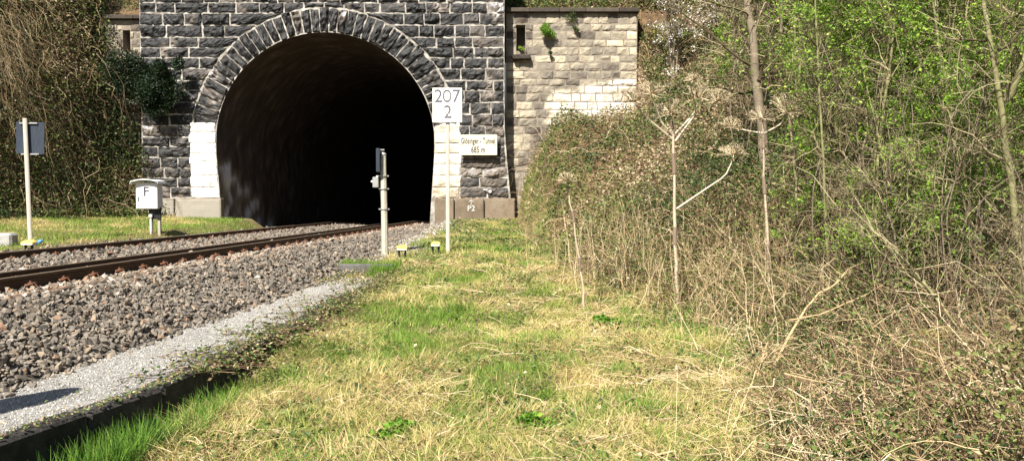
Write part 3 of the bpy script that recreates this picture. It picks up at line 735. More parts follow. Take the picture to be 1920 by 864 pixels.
# device post in front of the opening
Y = 19.0; a, b = post(722.5, 482, 718.5, 290, Y)
dp = thing('signal_post', (a[0], Y, a[2]), 'pale concrete post with edge-on plate and small grey box before the tunnel mouth', 'post')
m = MB(); m.tube([(a[0], Y, a[2]-.4), (a[0]*.5+b[0]*.5, Y, (a[2]+b[2])/2), (b[0], Y, b[2])], [.085, .075, .068], 8); part(m, 'pole', M['postconc'], dp)
m = MB(); m.tube([(b[0], Y, b[2]), (b[0], Y, b[2]+.05)], [.078, .05], 8); part(m, 'cap', M['steel'], dp)
for py in (330, 354, 392):
    t = (482-py)/192; q0 = W(722.5-4*t, py, Y); m = MB(); m.tube([(q0[0], Y, q0[2]-.012), (q0[0], Y, q0[2]+.012)], .093, 10); m.box((q0[0]-.1, Y, q0[2]), (.06, .05, .03)); m.box((q0[0]+.1, Y, q0[2]), (.04, .03, .03)); part(m, 'clamp_band', M['steel'], dp)
q0 = W(710, 301, Y); m = MB(); m.box((q0[0]-.0, Y-.05, q0[2]), (.09, .34, .55), rz=.12, bev=.01); part(m, 'edge_on_plate', M['navy'], dp)
m = MB(); m.box((q0[0]+.06, Y-.02, q0[2]+.25), (.16, .04, .03)); m.box((q0[0]+.06, Y-.02, q0[2]-.22), (.16, .04, .03)); part(m, 'bracket', M['steel'], dp)
q0 = W(705, 342, Y); m = MB(); m.box((q0[0], Y-.02, q0[2]), (.14, .12, .25), bev=.012); bx = part(m, 'junction_box', M['steel'], dp)
m = MB(); m.box((q0[0]-.09, Y-.02, q0[2]+.02), (.05, .05, .05), bev=.01); m.box((q0[0]+.03, Y-.03, q0[2]+.14), (.04, .04, .04), bev=.01); part(m, 'lamp_nub', M['white'], dp)
q1 = W(713, 360, Y); q2 = W(717, 478, Y); m = MB(); m.tube([(q0[0]+.05, Y-.02, q0[2]-.12), (q1[0], Y, q1[2]), (q1[0]+.03, Y, q1[2]-.3), (q2[0]-.0, Y, q2[2])], .014, 6); part(m, 'cable', M['black'], dp)
# yellow capped track markers
def marker(px, py, Y, label, rz=0, w=.23):
    a = W(px, py, Y); t = thing('track_magnet_marker', (a[0], Y, a[2]), label, 'marker', 'yellow capped markers by the rails')
    h = .17
    m = MB(); m.box((a[0], Y, a[2]+h), (w, .2, .06), bev=.025, rz=rz, rx=.12); m.box((a[0], Y+.02, a[2]+h+.03), (w*.75, .13, .03), bev=.012, rz=rz, rx=.12); part(m, 'cap', M['yellow'], t)
    m = MB(); m.box((a[0], Y-.03, a[2]+h-.045), (w*.9, .14, .035), bev=.01, rz=rz); part(m, 'white_band', M['white'], t)
    for dx in (-.07, .07):
        m = MB(); m.box((a[0]+dx, Y, a[2]+.04), (.045, .05, .3), ry=dx*1.2, bev=.006); part(m, 'leg', M['black'], t)
marker(754, 478, 18.2, 'yellow capped marker low in the grass beside the concrete post', .3)
marker(817, 470, 19.0, 'yellow capped marker at the foot of the distance sign')
marker(54.5, 468, 18.4, 'yellow capped marker across the tracks in front of the rear facing sign', 0, .3)
a = W(73, 460, 19.6); m = MB(); m.tube([(a[0]-.08, 19.6, a[2]+.05), (a[0]+.02, 19.6, a[2]+.09), (a[0]+.08, 19.6, a[2]+.12)], [.05, .05, .03], 10); m.tube([(a[0]+.08, 19.6, a[2]+.12), (a[0]+.11, 19.6, a[2]+.135)], .015, 8)
tag(m.build('plastic_bottle', M['blue'], loc=(a[0], 19.6, a[2])), 'crumpled blue plastic bottle lying in the verge by the yellow marker', 'bottle')
# pointed post added out of frame, shaped to cast the shadow across the path
bx_, by_ = -4.2, 4.45
pp = thing('shadow_caster_post', (bx_, by_, .3), 'unseen pointed post added beside the path to cast a shadow on it', 'post')
m = MB(); m.box((bx_, by_, 1.0), (.36, .2, 1.8), bev=.01); m.tubes(np.array([[(bx_, by_, 1.88), (bx_, by_, 2.1), (bx_, by_, 2.28)]]), [[.2, .14, .02]], 8); part(m, 'post_body', M['wood'], pp)

# ------------------------------------------------------------------ vegetation helpers
def canes(n, base, L, R, dirs, droop, k=6, wob=.12):
    """arching stems: base (n,3), length, initial direction (n,3), gravity droop"""
    t = np.linspace(0, 1, k)
    d = dirs/np.linalg.norm(dirs, axis=1, keepdims=True)
    P = base[:, None]+L[:, None, None]*t[None, :, None]*d[:, None]
    P[:, :, 2] -= (droop*L)[:, None]*(t**2)[None]
    w = np.cumsum(rng.normal(size=(n, k, 3))*wob/k, axis=1)*L[:, None, None]; w[:, 0] = 0
    return P+w
def spawn(P, cnt, L0, L1, k=5, spread=.9, up=.3, t0=.25, t1=1., droop=0, wob=.15):
    n, kk, _ = P.shape
    i = rng.integers(0, n, cnt); t = rng.uniform(t0, t1, cnt)*(kk-1); a = np.clip(t.astype(int), 0, kk-2); f = (t-a)[:, None]
    b = P[i, a]*(1-f)+P[i, a+1]*f; tg = P[i, a+1]-P[i, a]; tg /= np.linalg.norm(tg, axis=1, keepdims=True)+1e-9
    d = tg*(1-spread*.5)+rng.normal(size=(cnt, 3))*spread*.6; d[:, 2] += up
    L = rng.uniform(L0, L1, cnt)*(1-.5*(t/(kk-1)))
    return canes(cnt, b, L, None, d, np.full(cnt, droop), k, wob), L
def tap(n, k, r0, r1):
    return (np.asarray(r0).reshape(-1, 1)*np.ones((n, 1)))*(1-np.linspace(0, 1, k)[None])+r1*np.linspace(0, 1, k)[None]
def onP(P, cnt, t0=.3, t1=1):
    n, kk, _ = P.shape; i = rng.integers(0, n, cnt); t = rng.uniform(t0, t1, cnt)*(kk-1); a = np.clip(t.astype(int), 0, kk-2); f = (t-a)[:, None]
    return P[i, a]*(1-f)+P[i, a+1]*f
def make_tree(name, base, trunks, r0, label, cat='tree', group=None, nb=26, nt=160, nl=900, lsz=.06, bl=(1.0, 2.4), leafm='leaf', barkm='bark', t0=.15, up=.35, twig_t=(.3, 1), ns=0, blossom=0, rt=.012):
    """trunks: list of polylines in local coords"""
    root = thing(name, base, label, cat, group)
    base = np.array(base); k = 20
    T = []
    for tr_ in trunks:
        tr_ = np.array(tr_, float); d = np.r_[0, np.cumsum(np.linalg.norm(np.diff(tr_, axis=0), axis=1))]; d /= d[-1]
        fine = np.stack([np.interp(np.linspace(0, 1, 60), d, tr_[:, c]) for c in range(3)], 1)
        for _ in range(30): fine[1:-1] = (fine[:-2]+fine[2:]+2*fine[1:-1])/4
        wv = np.cumsum(rng.normal(size=(60, 3))*r0*.12, 0); wv -= np.linspace(0, 1, 60)[:, None]*wv[-1]; fine += wv
        T.append(fine[np.linspace(0, 59, k).astype(int)]+base)
    T = np.array(T); 
    R = tap(len(T), k, np.array([r0]+[r0*.75]*(len(T)-1)), r0*.35)
    m = MB(); m.tubes(T, R, 8, .5); part(m, 'trunk', M[barkm], root, True)
    B, Lb = spawn(T, nb, bl[0], bl[1], 7, .95, up, t0, 1.0, .05, .25)
    m = MB(); m.tubes(B, tap(nb, 7, np.clip(r0*.28, .008, .05)*rng.uniform(.6, 1.2, nb), .004), 4, rng.uniform(.2, .8, nb))
    Tw, Lt = spawn(B, nt, .35, 1.1, 5, 1.0, .12, twig_t[0], 1, .05, .3)
    m.tubes(Tw, tap(nt, 5, np.full(nt, rt*.5), .002), 3, rng.uniform(.1, 1, nt))
    S, _ = spawn(Tw, nt*2, .12, .45, 4, 1.1, .1, .2, 1, 0, .3)
    m.tubes(S, tap(nt*2, 4, np.full(nt*2, rt*.28), .0012), 3, rng.uniform(.1, 1, nt*2))
    part(m, 'branches', M['twig'], root)
    if nl:
        a = np.repeat(onP(S, nl//6+1, .2, 1), 6, 0)[:nl]+rng.normal(size=(nl, 3))*lsz*.75
        m = MB(); m.leaves(a, lsz*rng.uniform(.35, 1.25, nl), .45, np.clip(rng.normal(.5, .25, nl), 0, 1)); part(m, 'foliage', M[leafm], root)
    if blossom:
        c = onP(S, blossom//7, .2, 1); a = np.repeat(c, 7, 0)+rng.normal(size=(len(c)*7, 3))*.06; m = MB(); m.leaves(a, .06*rng.uniform(.7, 1.3, len(a)), .3, rng.random(len(a)), .9); part(m, 'blossom', M['blossom'], root)
    return root

def blobfield(mb, n, xs, ys, hmax, lsz, tint_f, up=.4):
    z = H(xs, ys)+rng.random(n)**1.4*hmax; mb.leaves(np.stack([xs, ys, z], 1), lsz, up, tint_f)

# ------------------------------------------------------------------ meadow grass
def meadow():
    g = MB()
    def patch(n, y0, y1, pw, Lr, Wd, xa=None, xb=None, bias=0, tall=0):
        y = y0+(y1-y0)*rng.random(n)**pw
        a = (np.where(y < 15.6, Xk(y)+.04, X1(y)+1.75+.9*(vn(y, y*0, .8, 4))) if xa is None else xa(y)); b = (Xf(y)+1.7 if xb is None else xb(y))
        x = a+(b-a)*rng.random(n)
        gr = fbm(x, y, .9, 51, 4); edge = np.clip(1-(x-a)/.8, 0, 1)
        dry = np.clip((gr-.49)*4.5+.47+(fbm(x, y, 3.1, 52, 2)-.5)*1.1+.12*rng.normal(size=n)-edge*.45*np.clip((9-y)/3, 0, 1)+bias, 0, 1)
        bald = fbm(x, y, 2.2, 77, 2) < .36
        isdry = rng.random(n) < dry
        L = Lr*rng.uniform(.5, 1.4, n)*np.where(isdry, 1.15, .8)*(1+edge*.9*np.clip((8-y)/2, 0, 1)); L = np.where(bald, L*.6, L)
        ang = fbm(x, y, 1.3, 88, 2)*12+rng.normal(size=n)*1.5
        mag = np.where(isdry, rng.uniform(.7, .99, n), rng.uniform(.15, .75, n))
        lean = np.stack([np.cos(ang), np.sin(ang)], 1)*mag[:, None]
        tint = np.where(isdry, rng.normal(.76, .15, n), rng.normal(.36, .14, n))
        z = H(x, y)+np.where(isdry, rng.random(n)*.05, 0)
        g.blades(np.stack([x, y, z], 1), L, Wd*rng.uniform(.6, 1.3, n), lean, np.clip(tint, 0, 1), .6)
    patch(120000, 3.6, 9.5, 1.25, .12, .0045)
    patch(90000, 9, 18, 1.2, .12, .0065)
    patch(45000, 17, 31.6, 1.1, .14, .010)
    for q in range(240):
        ty = 4.2+16*random.random()**1.4; tx = float(Xk(ty))+.4+random.random()*float(Xf(ty)-Xk(ty)); n = 130; rr = random.uniform(.06, .22)
        x = tx+rng.normal(0, rr, n); y = ty+rng.normal(0, rr, n); a = math.pi*2*random.random()+rng.normal(0, .9, n); br = random.random()
        tm = .85 if br < .45 else (.55 if br < .6 else .28)
        g.blades(np.stack([x, y, H(x, y)], 1), rng.uniform(.08, .24, n), .004+ty*.00035, np.stack([np.cos(a), np.sin(a)], 1)*rng.uniform(.3, .9, n)[:, None], np.clip(rng.normal(tm, .1, n), 0, 1), .9)
    # verge across the tracks
    patch(42000, 16, 32, .8, .14, .012, lambda y: Xb(y)-.2, lambda y: np.where(y < 31.9, X1(y)-6.1, X1(y)-7.9), -.55)
    # tuft before concrete post and long tufts along the edging
    def tuft(n, x0, x1, y0, y1, L, w, tm):
        x = rng.uniform(x0, x1, n); y = rng.uniform(y0, y1, n); a = rng.uniform(0, 2*PI, n)
        g.blades(np.stack([x, y, H(x, y)+.0], 1), L*rng.uniform(.5, 1.2, n), w, np.stack([np.cos(a), np.sin(a)], 1)*rng.uniform(.1, .6, n)[:, None], np.clip(rng.normal(tm, .12, n), 0, 1), .7)
    tuft(2500, -3.5, -2.3, 15.85, 16.7, .22, .008, .3); tuft(1200, -2.75, -2.3, 15.0, 15.6, .24, .008, .28)
    tuft(1500, -2.95, -2.45, 4.9, 5.7, .33, .006, .2); tuft(900, -2.6, -2.25, 5.7, 6.7, .25, .005, .24)
    tag(g.build('meadow_grass', M['grass']), 'mown green grass and yellow straw covering the ground beside the tracks', 'grass', kind='stuff')
    # flattened hay, clumped
    s = MB(); n = 10000; y = 3.8+14*rng.random(n)**1.5; x = Xk(y)+.3+(Xf(y)+1.0-Xk(y)-.3)*rng.random(n)
    keep = fbm(x, y, .9, 51, 4)+.12*(x-0)/3 > .42+.25*rng.random(n); x = x[keep]; y = y[keep]; n = len(x)
    a = fbm(x, y, 1.4, 90, 2)*10+rng.normal(size=n)*1.3; d = np.stack([np.cos(a), np.sin(a), rng.uniform(.0, .35, n)], 1)
    P = canes(n, np.stack([x, y, H(x, y)+.01+rng.random(n)*.06], 1), rng.uniform(.1, .45, n), None, d, rng.uniform(.0, .3, n), 4, .15)
    s.tubes(P, tap(n, 4, np.full(n, .0018), .001)*(1+P[:, :1, 1]/8), 3, np.clip(rng.normal(.66, .2, n), 0, 1))
    tag(s.build('loose_hay', M['straw']), 'pale dry hay and stalks lying flattened over the grass', 'hay', kind='stuff')
    # low weeds and dead leaves in the grass
    w = MB(); n = 52000; y = 3.8+27*rng.random(n)**1.5; x = Xk(y)+.05+(Xf(y)+1.0-Xk(y))*rng.random(n)
    keep = fbm(x, y, 1.6, 151, 3) > .53-.12*(rng.random(n) < .3); x = x[keep]; y = y[keep]; n = len(x)
    w.leaves(np.stack([x, y, H(x, y)+.02+rng.random(n)*.08], 1), rng.uniform(.015, .045, n)*(1+y/18), .7, np.clip(rng.normal(.42, .22, n), 0, 1))
    tag(w.build('low_weeds', M['bramble_leaf']), 'low weeds and small dead leaves scattered through the grass', 'weeds', kind='stuff')
meadow()

# bramble trailing over the concrete edging
def edge_brambles():
    l = MB(); s = MB(); n = 260
    y = rng.uniform(6.6, 14.8, n); x = Xk(y)+rng.normal(0, .16, n); a = rng.uniform(0, 2*PI, n)
    B = np.stack([x, y, np.maximum(H(x, y), .1)+.02], 1)
    P = canes(n, B, rng.uniform(.25, .7, n), None, np.stack([np.cos(a), np.sin(a), rng.uniform(.2, .7, n)], 1), rng.uniform(.3, .7, n), 6, .2)
    P[:, :, 2] = np.maximum(P[:, :, 2], .15); s.tubes(P, .003, 3, rng.uniform(0, .5, n))
    tag(s.build('bramble_stems', M['straw']), 'thin brown bramble runners creeping over the path edge', 'brambles', kind='stuff')
    m = 3600; q = onP(P, m, 0, 1)+rng.normal(size=(m, 3))*np.array([.06, .08, .02]); l.leaves(q, rng.uniform(.025, .06, m), .55, np.clip(rng.normal(.42, .25, m), 0, 1))
    n = 900; y = rng.uniform(4.6, 14.5, n); x = Xk(y)-rng.random(n)**2*1.1; l.leaves(np.stack([x, y, np.full(n, .165)], 1), rng.uniform(.01, .035, n), .9, np.clip(rng.normal(.62, .25, n), 0, 1))
    n = 1500; y = rng.uniform(4.6, 9, n); x = Xk(y)+rng.uniform(-.1, .12, n); l.leaves(np.stack([x, y, np.where(x < Xk(y)+.01, .165, H(x, y)+.05)], 1), rng.uniform(.01, .04, n), .8, np.clip(rng.normal(.5, .25, n), 0, 1))
    n = 2600; y = rng.uniform(13.6, 17.5, n); x = X1(y)+rng.uniform(1.2, 3.2, n); l.leaves(np.stack([x, y, np.maximum(H(x, y), .12)+rng.random(n)*.08+.02], 1), rng.uniform(.03, .06, n), .6, np.clip(rng.normal(.6, .25, n), 0, 1))
    tag(l.build('bramble_leaves', M['bramble_leaf']), 'dark and russet bramble leaves creeping over the path edge', 'brambles', kind='stuff')
edge_brambles()

# ------------------------------------------------------------------ right bank undergrowth
def bank():
    l = MB(); s = MB(); sm = MB()
    # mound of bramble in front of the wing wall
    n = 60000; y = rng.uniform(17, 32.6, n); x = Xf(y)-.1+rng.random(n)**.9*9.5
    cl = fbm(x, y, .8, 201, 3); hgt = .25+.9*np.clip(cl-.3, 0, 1)
    blob = np.clip((x-Xf(y))/1.2, .1, 1)
    kp = rng.random(n) < np.clip((x-Xf(y))/.9+(fbm(x, y, 1.6, 263, 3)-.5)*2, .05, 1); x, y, hgt, blob = x[kp], y[kp], hgt[kp], blob[kp]; n = len(x)
    z = H(x, y)+rng.random(n)**1.2*hgt*blob*1.3
    l.leaves(np.stack([x, y, z], 1), rng.uniform(.05, .115, n), .35, np.clip(rng.normal(.6, .2, n)+(fbm(x, y, .6, 203, 3)-.5)*1.7+.12*np.sign(rng.random(n)-.5), 0, 1))
    # nearer bank
    n = 150000; y = 3.4+15*rng.random(n)**1.3; x = Xf(y)-.2+rng.random(n)**1.1*(3+y*.45)
    hgt = .4+2.8*np.clip(fbm(x, y, .8, 207, 3)-.35, 0, 1); blob = np.clip((x-Xf(y)+.3)/1.6, .08, 1)
    kp = rng.random(n) < np.clip((x-Xf(y)+.3)/1.3+(fbm(x, y, 2.2, 261, 3)-.5)*1.6, .03, 1); x, y, hgt, blob = x[kp], y[kp], hgt[kp], blob[kp]; n = len(x)
    z = H(x, y)+rng.random(n)**1.25*hgt*blob
    l.leaves(np.stack([x, y, z], 1), rng.uniform(.014, .034, n)*(1+y/12), .35, np.clip(rng.normal(.34, .17, n)+(fbm(x, y, .6, 205, 3)-.5)*1.1, 0, 1))
    # flank hill leaves and litter
    f = MB(); n = 80000; x = rng.uniform(-.5, 26, n); y = np.where(x < 5.4, rng.uniform(33.7, 38, n), rng.uniform(22, 40, n))
    f.leaves(np.stack([x, y, H(x, y)+rng.random(n)**2*.5], 1), rng.uniform(.06, .14, n), .5, np.clip(rng.normal(.68, .2, n)+(fbm(x, y, .35, 213, 3)-.5)*1.3, 0, 1))
    n = 16000; x = rng.uniform(-22, 0, n); y = rng.uniform(33.7, 37, n)
    f.leaves(np.stack([x, y, H(x, y)+rng.random(n)**2*.6], 1), rng.uniform(.06, .14, n), .5, np.clip(rng.normal(.4, .2, n), 0, 1))
    tag(f.build('leaf_litter', M['bramble_leaf']), 'brown fallen leaves and seedlings over the wooded slope', 'leaf litter', kind='stuff')
    # rough growth beside the end of the wing wall
    n = 1500; x = rng.uniform(5.3, 11, n); y = rng.uniform(29.5, 36, n); a = rng.uniform(0, 2*PI, n)
    P = canes(n, np.stack([x, y, H(x, y)], 1), rng.uniform(.5, 1.8, n), None, np.stack([np.cos(a)*.7, np.sin(a)*.7, rng.uniform(.2, 1.3, n)], 1), rng.uniform(.2, .9, n), 6, .4)
    s.tubes(P, tap(n, 6, np.full(n, .009), .004), 3, np.clip(rng.normal(.5, .25, n), 0, 1))
    n = 34000; x = rng.uniform(5.2, 11, n); y = rng.uniform(29.5, 36, n); cl = np.clip(fbm(x, y, .9, 241, 3)-.35, 0, 1)
    l2 = MB(); l2.leaves(np.stack([x, y, H(x, y)+rng.random(n)*(.3+3*cl)], 1), rng.uniform(.06, .13, n), .4, np.clip(rng.normal(.45, .25, n), 0, 1))
    tag(l2.build('slope_undergrowth', M['bramble_leaf']), 'brown and green undergrowth on the slope at the end of the wing wall', 'undergrowth', kind='stuff')
    # canes: mound
    n = 3200; y = rng.uniform(14, 32.3, n); x = Xf(y)+rng.random(n)*9
    a = rng.uniform(0, 2*PI, n); B = np.stack([x, y, H(x, y)], 1)
    P = canes(n, B, rng.uniform(.4, 1.5, n), None, np.stack([np.cos(a)*.8, np.sin(a)*.8, rng.uniform(.3, 1.3, n)], 1), rng.uniform(.2, 1.0, n), 6, .5)
    s.tubes(P, tap(n, 6, np.full(n, .006), .003), 3, np.clip(rng.normal(.36, .24, n), 0, 1))
    # near thicket canes
    n = 7000; y = 3.2+13*rng.random(n)**1.2; x = Xf(y)-.1+rng.random(n)**1.2*(2.4+y*.5)
    a = rng.normal(2.6, 1.5, n); B = np.stack([x, y, H(x, y)], 1); hk = np.clip((x-Xf(y)+.5)/1.5, .25, 1)
    P = canes(n, B, rng.uniform(.25, 1.5, n)*hk, None, np.stack([np.cos(a)*.8, np.sin(a)*.6, rng.uniform(.35, 1.8, n)], 1), rng.uniform(.05, .6, n), 7, .3)
    P[:, :, 2] = np.maximum(P[:, :, 2], H(P[:, :, 0], P[:, :, 1])+.01)
    s.tubes(P, tap(n, 7, rng.uniform(.0012, .0035, n)*(1+y/14), .0012), 3, np.clip(rng.normal(.24, .25, n)+(fbm(x, y, .9, 219, 3)-.45)*1.2, 0, 1))
    # arching brambles springing from root clumps
    for q in range(190):
        y0 = 3.6+11*random.random()**1.2; x0 = float(Xf(y0))+.1+random.random()**1.2*(2.2+y0*.35); c_ = random.randint(7, 14); a = rng.uniform(0, 2*PI, c_)
        Bq = np.stack([x0+rng.normal(0, .05, c_), y0+rng.normal(0, .05, c_), np.zeros(c_)], 1); Bq[:, 2] = H(Bq[:, 0], Bq[:, 1])-.02
        P = canes(c_, Bq, rng.uniform(.6, 1.9, c_), None, np.stack([np.cos(a)*.55, np.sin(a)*.55, rng.uniform(.7, 1.5, c_)], 1), rng.uniform(.5, 1.0, c_), 11, .25)
        P[:, :, 2] = np.maximum(P[:, :, 2], H(P[:, :, 0], P[:, :, 1])+.02)
        tq = random.choice([.2, .35, .6, .8, .9]); s.tubes(P, tap(c_, 11, rng.uniform(.003, .006, c_), .0012), 4, np.clip(rng.normal(tq, .12, c_), 0, 1))
        tw, _ = spawn(P, c_*5, .06, .25, 4, 1.0, .1, .3, 1, .1, .3); s.tubes(tw, .0013, 3, np.clip(rng.normal(tq, .15, c_*5), 0, 1))
        ql = c_*16; pp_ = onP(P, ql, .2, 1)+rng.normal(size=(ql, 3))*.03; l.leaves(pp_, rng.uniform(.015, .045, ql), .5, np.clip(rng.normal(.32, .2, ql), 0, 1))
    # upright dry stems along the meadow edge
    n = 170; y = rng.uniform(8.5, 17, n); x = Xf(y)+rng.normal(.6, .7, n)
    B = np.stack([x, y, H(x, y)-.02], 1); P = canes(n, B, rng.uniform(.5, 1.6, n), None, np.stack([rng.normal(0, .18, n), rng.normal(0, .18, n), np.ones(n)], 1), rng.uniform(0, .15, n), 6, .12)
    s.tubes(P, tap(n, 6, rng.uniform(.002, .005, n)*(1+y/20), .0012), 3, np.clip(rng.normal(.72, .16, n), 0, 1))
    tw, _ = spawn(P, 1000, .1, .4, 4, .9, .4, .3, 1, 0, .2); s.tubes(tw, .0022, 3, np.clip(rng.normal(.6, .2, 1000), 0, 1))
    # criss-cross fallen stems lower right
    n = 340; y = rng.uniform(3.4, 8.5, n); x = Xf(y)+rng.uniform(-.5, 3.2, n); a = rng.uniform(0, 2*PI, n)
    B = np.stack([x, y, H(x, y)+rng.random(n)*.25], 1); P = canes(n, B, rng.uniform(.4, 1.4, n), None, np.stack([np.cos(a), np.sin(a)*.7, rng.uniform(0, .5, n)], 1), rng.uniform(.05, .45, n), 7, .5)
    P[:, :, 2] = np.maximum(P[:, :, 2], H(P[:, :, 0], P[:, :, 1])+.01)
    s.tubes(P, tap(n, 7, rng.uniform(.0015, .004, n), .001), 3, np.clip(rng.normal(.8, .14, n), 0, 1))
    tag(l.build('bank_bramble_leaves', M['bramble_leaf']), 'green and rust brown bramble leaves covering the right bank', 'undergrowth', kind='stuff')
    tag(s.build('thicket_stems', M['straw']), 'tangled brown and straw coloured stems over the right bank', 'undergrowth', kind='stuff')
bank()

# ------------------------------------------------------------------ left overgrown bank
def cliff():
    l = MB(); s = MB()
    def cpt(n, y0=20, y1=33.3, zmax=12):
        y = rng.uniform(y0, y1, n); d = rng.random(n)**.9*5.2; x = Xb(y)-d+.4; return x, y
    x, y = cpt(140000); z = H(x, y)
    tn = np.clip(rng.normal(.47, .22, len(x))+(fbm(y, z, .45, 231, 3)-.5)*1.5+np.clip((z-6)/12, -.1, .15), 0, 1)
    l.leaves(np.stack([x+rng.random(len(x))**1.5*1.1, y-rng.random(len(x))*.15, z+rng.random(len(x))*.3], 1), rng.uniform(.05, .13, len(x)), .25, tn)
    tag(l.build('bank_creeper_leaves', M['bramble_leaf']), 'dark creeper leaves covering the steep left bank', 'creeper', kind='stuff')
    n = 3600; x, y = cpt(n); B = np.stack([x+.3, y, H(x, y)+.25], 1)
    P = canes(n, B, rng.uniform(.5, 2.2, n), None, np.stack([rng.uniform(-.2, 1.0, n), rng.normal(0, .8, n), rng.normal(.2, .7, n)], 1), rng.uniform(.3, 1.6, n)*(rng.random(n) < .8), 8, .75)
    zz = H(P[:, :, 0], P[:, :, 1]); P[:, :, 2] = np.maximum(P[:, :, 2], np.minimum(zz, P[:, :, 2]+1.0)+.04)
    clump = fbm(y, B[:, 2], .5, 237, 3)
    s.tubes(P, tap(n, 8, rng.uniform(.005, .011, n), .003), 3, np.clip(rng.normal(.22, .2, n)+(clump-.5)*1.6, 0, 1))
    # blond hanging grass clumps
    for (px, py, Y, cnt) in ((150, 110, 27, 260), (215, 130, 29.5, 420), (60, 60, 25, 120), (90, 190, 27, 120), (190, 70, 29, 300), (310, 200, 31, 0), (180, 230, 30, 250)):
        if not cnt: continue
        p = W(px, py, Y); n = cnt; x = np.full(n, p[0])+rng.normal(0, .5, n); y = Y+rng.normal(0, .8, n)
        B = np.stack([x, y, p[2]+rng.normal(0, 1.0, n)], 1)
        # push the roots onto the slope
        for it in range(18):
            zc = H(B[:, 0], B[:, 1]); B[:, 0] += np.where(B[:, 2] > zc+.1, -.2, np.where(B[:, 2] < zc-.4, .15, 0))
        P = canes(n, B, rng.uniform(.6, 1.5, n), None, np.stack([rng.uniform(.3, 1.0, n), rng.normal(-.2, .6, n), rng.uniform(-.2, .8, n)], 1), rng.uniform(.5, 1.4, n), 7, .5)
        s.tubes(P, tap(n, 7, np.full(n, .005), .002), 3, np.clip(rng.normal(.6, .22, n), 0, 1))
    tag(s.build('hanging_vines', M['straw']), 'tangled brown dead vines and blond grass hanging down the left bank', 'vines', kind='stuff')
cliff()

# ------------------------------------------------------------------ bushes on masonry
def bush(name, c, rad, n, lsz, m, label, cat, tint=(.5, .25), stems=40, lumps=6, tail=None):
    root = thing(name, (c[0], c[1]+rad[1]*.8, c[2]-rad[2]), label, cat)
    P = []
    for i in range(lumps):
        o = rng.normal(size=3); o /= np.linalg.norm(o); o *= rng.uniform(.2, .7 if n < 15000 else .95); rr = rng.uniform(.3, .55) if n < 15000 else rng.uniform(.16, .42)
        d = rng.normal(size=(n//lumps, 3)); d /= np.linalg.norm(d, axis=1, keepdims=True); P.append(o+d*rr*rng.random((len(d), 1))**.4)
    P = np.concatenate(P)
    if tail is not None: P[:, 0] *= (1-.35*np.clip(-P[:, 2], 0, 1))
    P = P*np.array(rad)+np.array(c)
    a = MB(); a.leaves(P, lsz*rng.uniform(.6, 1.3, len(P)), .35, np.clip(rng.normal(tint[0], tint[1], len(P)), 0, 1)); part(a, 'foliage', M[m], root)
    q = P[rng.integers(0, len(P), stems)]; b0 = np.repeat([[c[0], c[1]+rad[1], c[2]-rad[2]*.3]], stems, 0); t = np.linspace(0, 1, 5)[None, :, None]
    s = b0[:, None]*(1-t)+q[:, None]*t; a = MB(); a.tubes(s, .008, 3, .4); part(a, 'stems', M['twig'], root)
    return root
c = W(277, 158, PY-.55); bush('ivy_bush', c, (1.6, .6, 1.65), 21000, .085, 'ivy', 'dark evergreen ivy bush growing out of the portal left of the arch', 'bush', lumps=34, tail=1, stems=160)
c = W(1027, 57, YR-.3); bush('wall_shrub', c, (.42, .3, .36), 1800, .06, 'leaf', 'small bright green shrub rooted high in the tan wing wall', 'shrub', (.35, .25), lumps=6)
c = W(977, 92, YR-.15); bush('wall_fern', c, (.2, .14, .14), 260, .05, 'leaf', 'little green plant on the sill of the wall slot', 'plant', (.6, .2), lumps=4, stems=12)
for (px, py, r, lab) in ((1073, 32, .3, 'dark tuft of weeds hanging below the coping of the wing wall'), (1078, 55, .22, 'small dark weed on the wing wall beneath the coping tuft'), (1032, 99, .12, 'tiny dark moss cushion below the green wall shrub')):
    c = W(px, py, YR-.15); bush('wall_weed', c, (r, .15, r), 420, .045, 'bramble_leaf', lab, 'plant', (.25, .15), lumps=4, stems=12)
# leafy weeds in the meadow
for (px, py, Y, r, lab) in ((1135, 598, 10.2, .3, 'bright green leafy weed clump at the foot of the leaning dead stalk'), (735, 755, 5.9, .22, 'broad green weed clump in the straw below the path end'), (1010, 742, 6.0, .24, 'low green nettle clump in the middle of the meadow')):
    c = W(px, py, Y); g = zground(c[0], Y); bush('weed_clump', (c[0], Y, g+.06), (r, .22, .09), 500, .05, 'leaf', lab, 'weed', (.25, .2), lumps=6, stems=20)
for (px, py, Y, r, lab) in ((1520, 775, 5.6, .12, 'dark glossy leaved bramble sprig nearest the meadow edge at the bottom'), (1608, 765, 5.7, .1, 'small dark leaved sprig right of the nearest meadow sprig'), (1700, 828, 4.9, .16, 'large dark leaved plant at the bottom right'), (1622, 858, 4.8, .12, 'bluish dark leaves at the bottom edge of the frame'), (1830, 810, 5.0, .16, 'dark leaved clump in the bottom right corner'), ):
    c = W(px, py, Y); g = max(zground(c[0], Y)+.05, c[2]); bush('dark_weed', (c[0], Y, g), (r, r*.8, r*.5), 34, .085, 'dark_leaf', lab, 'weed', (.5, .25), lumps=4, stems=8)
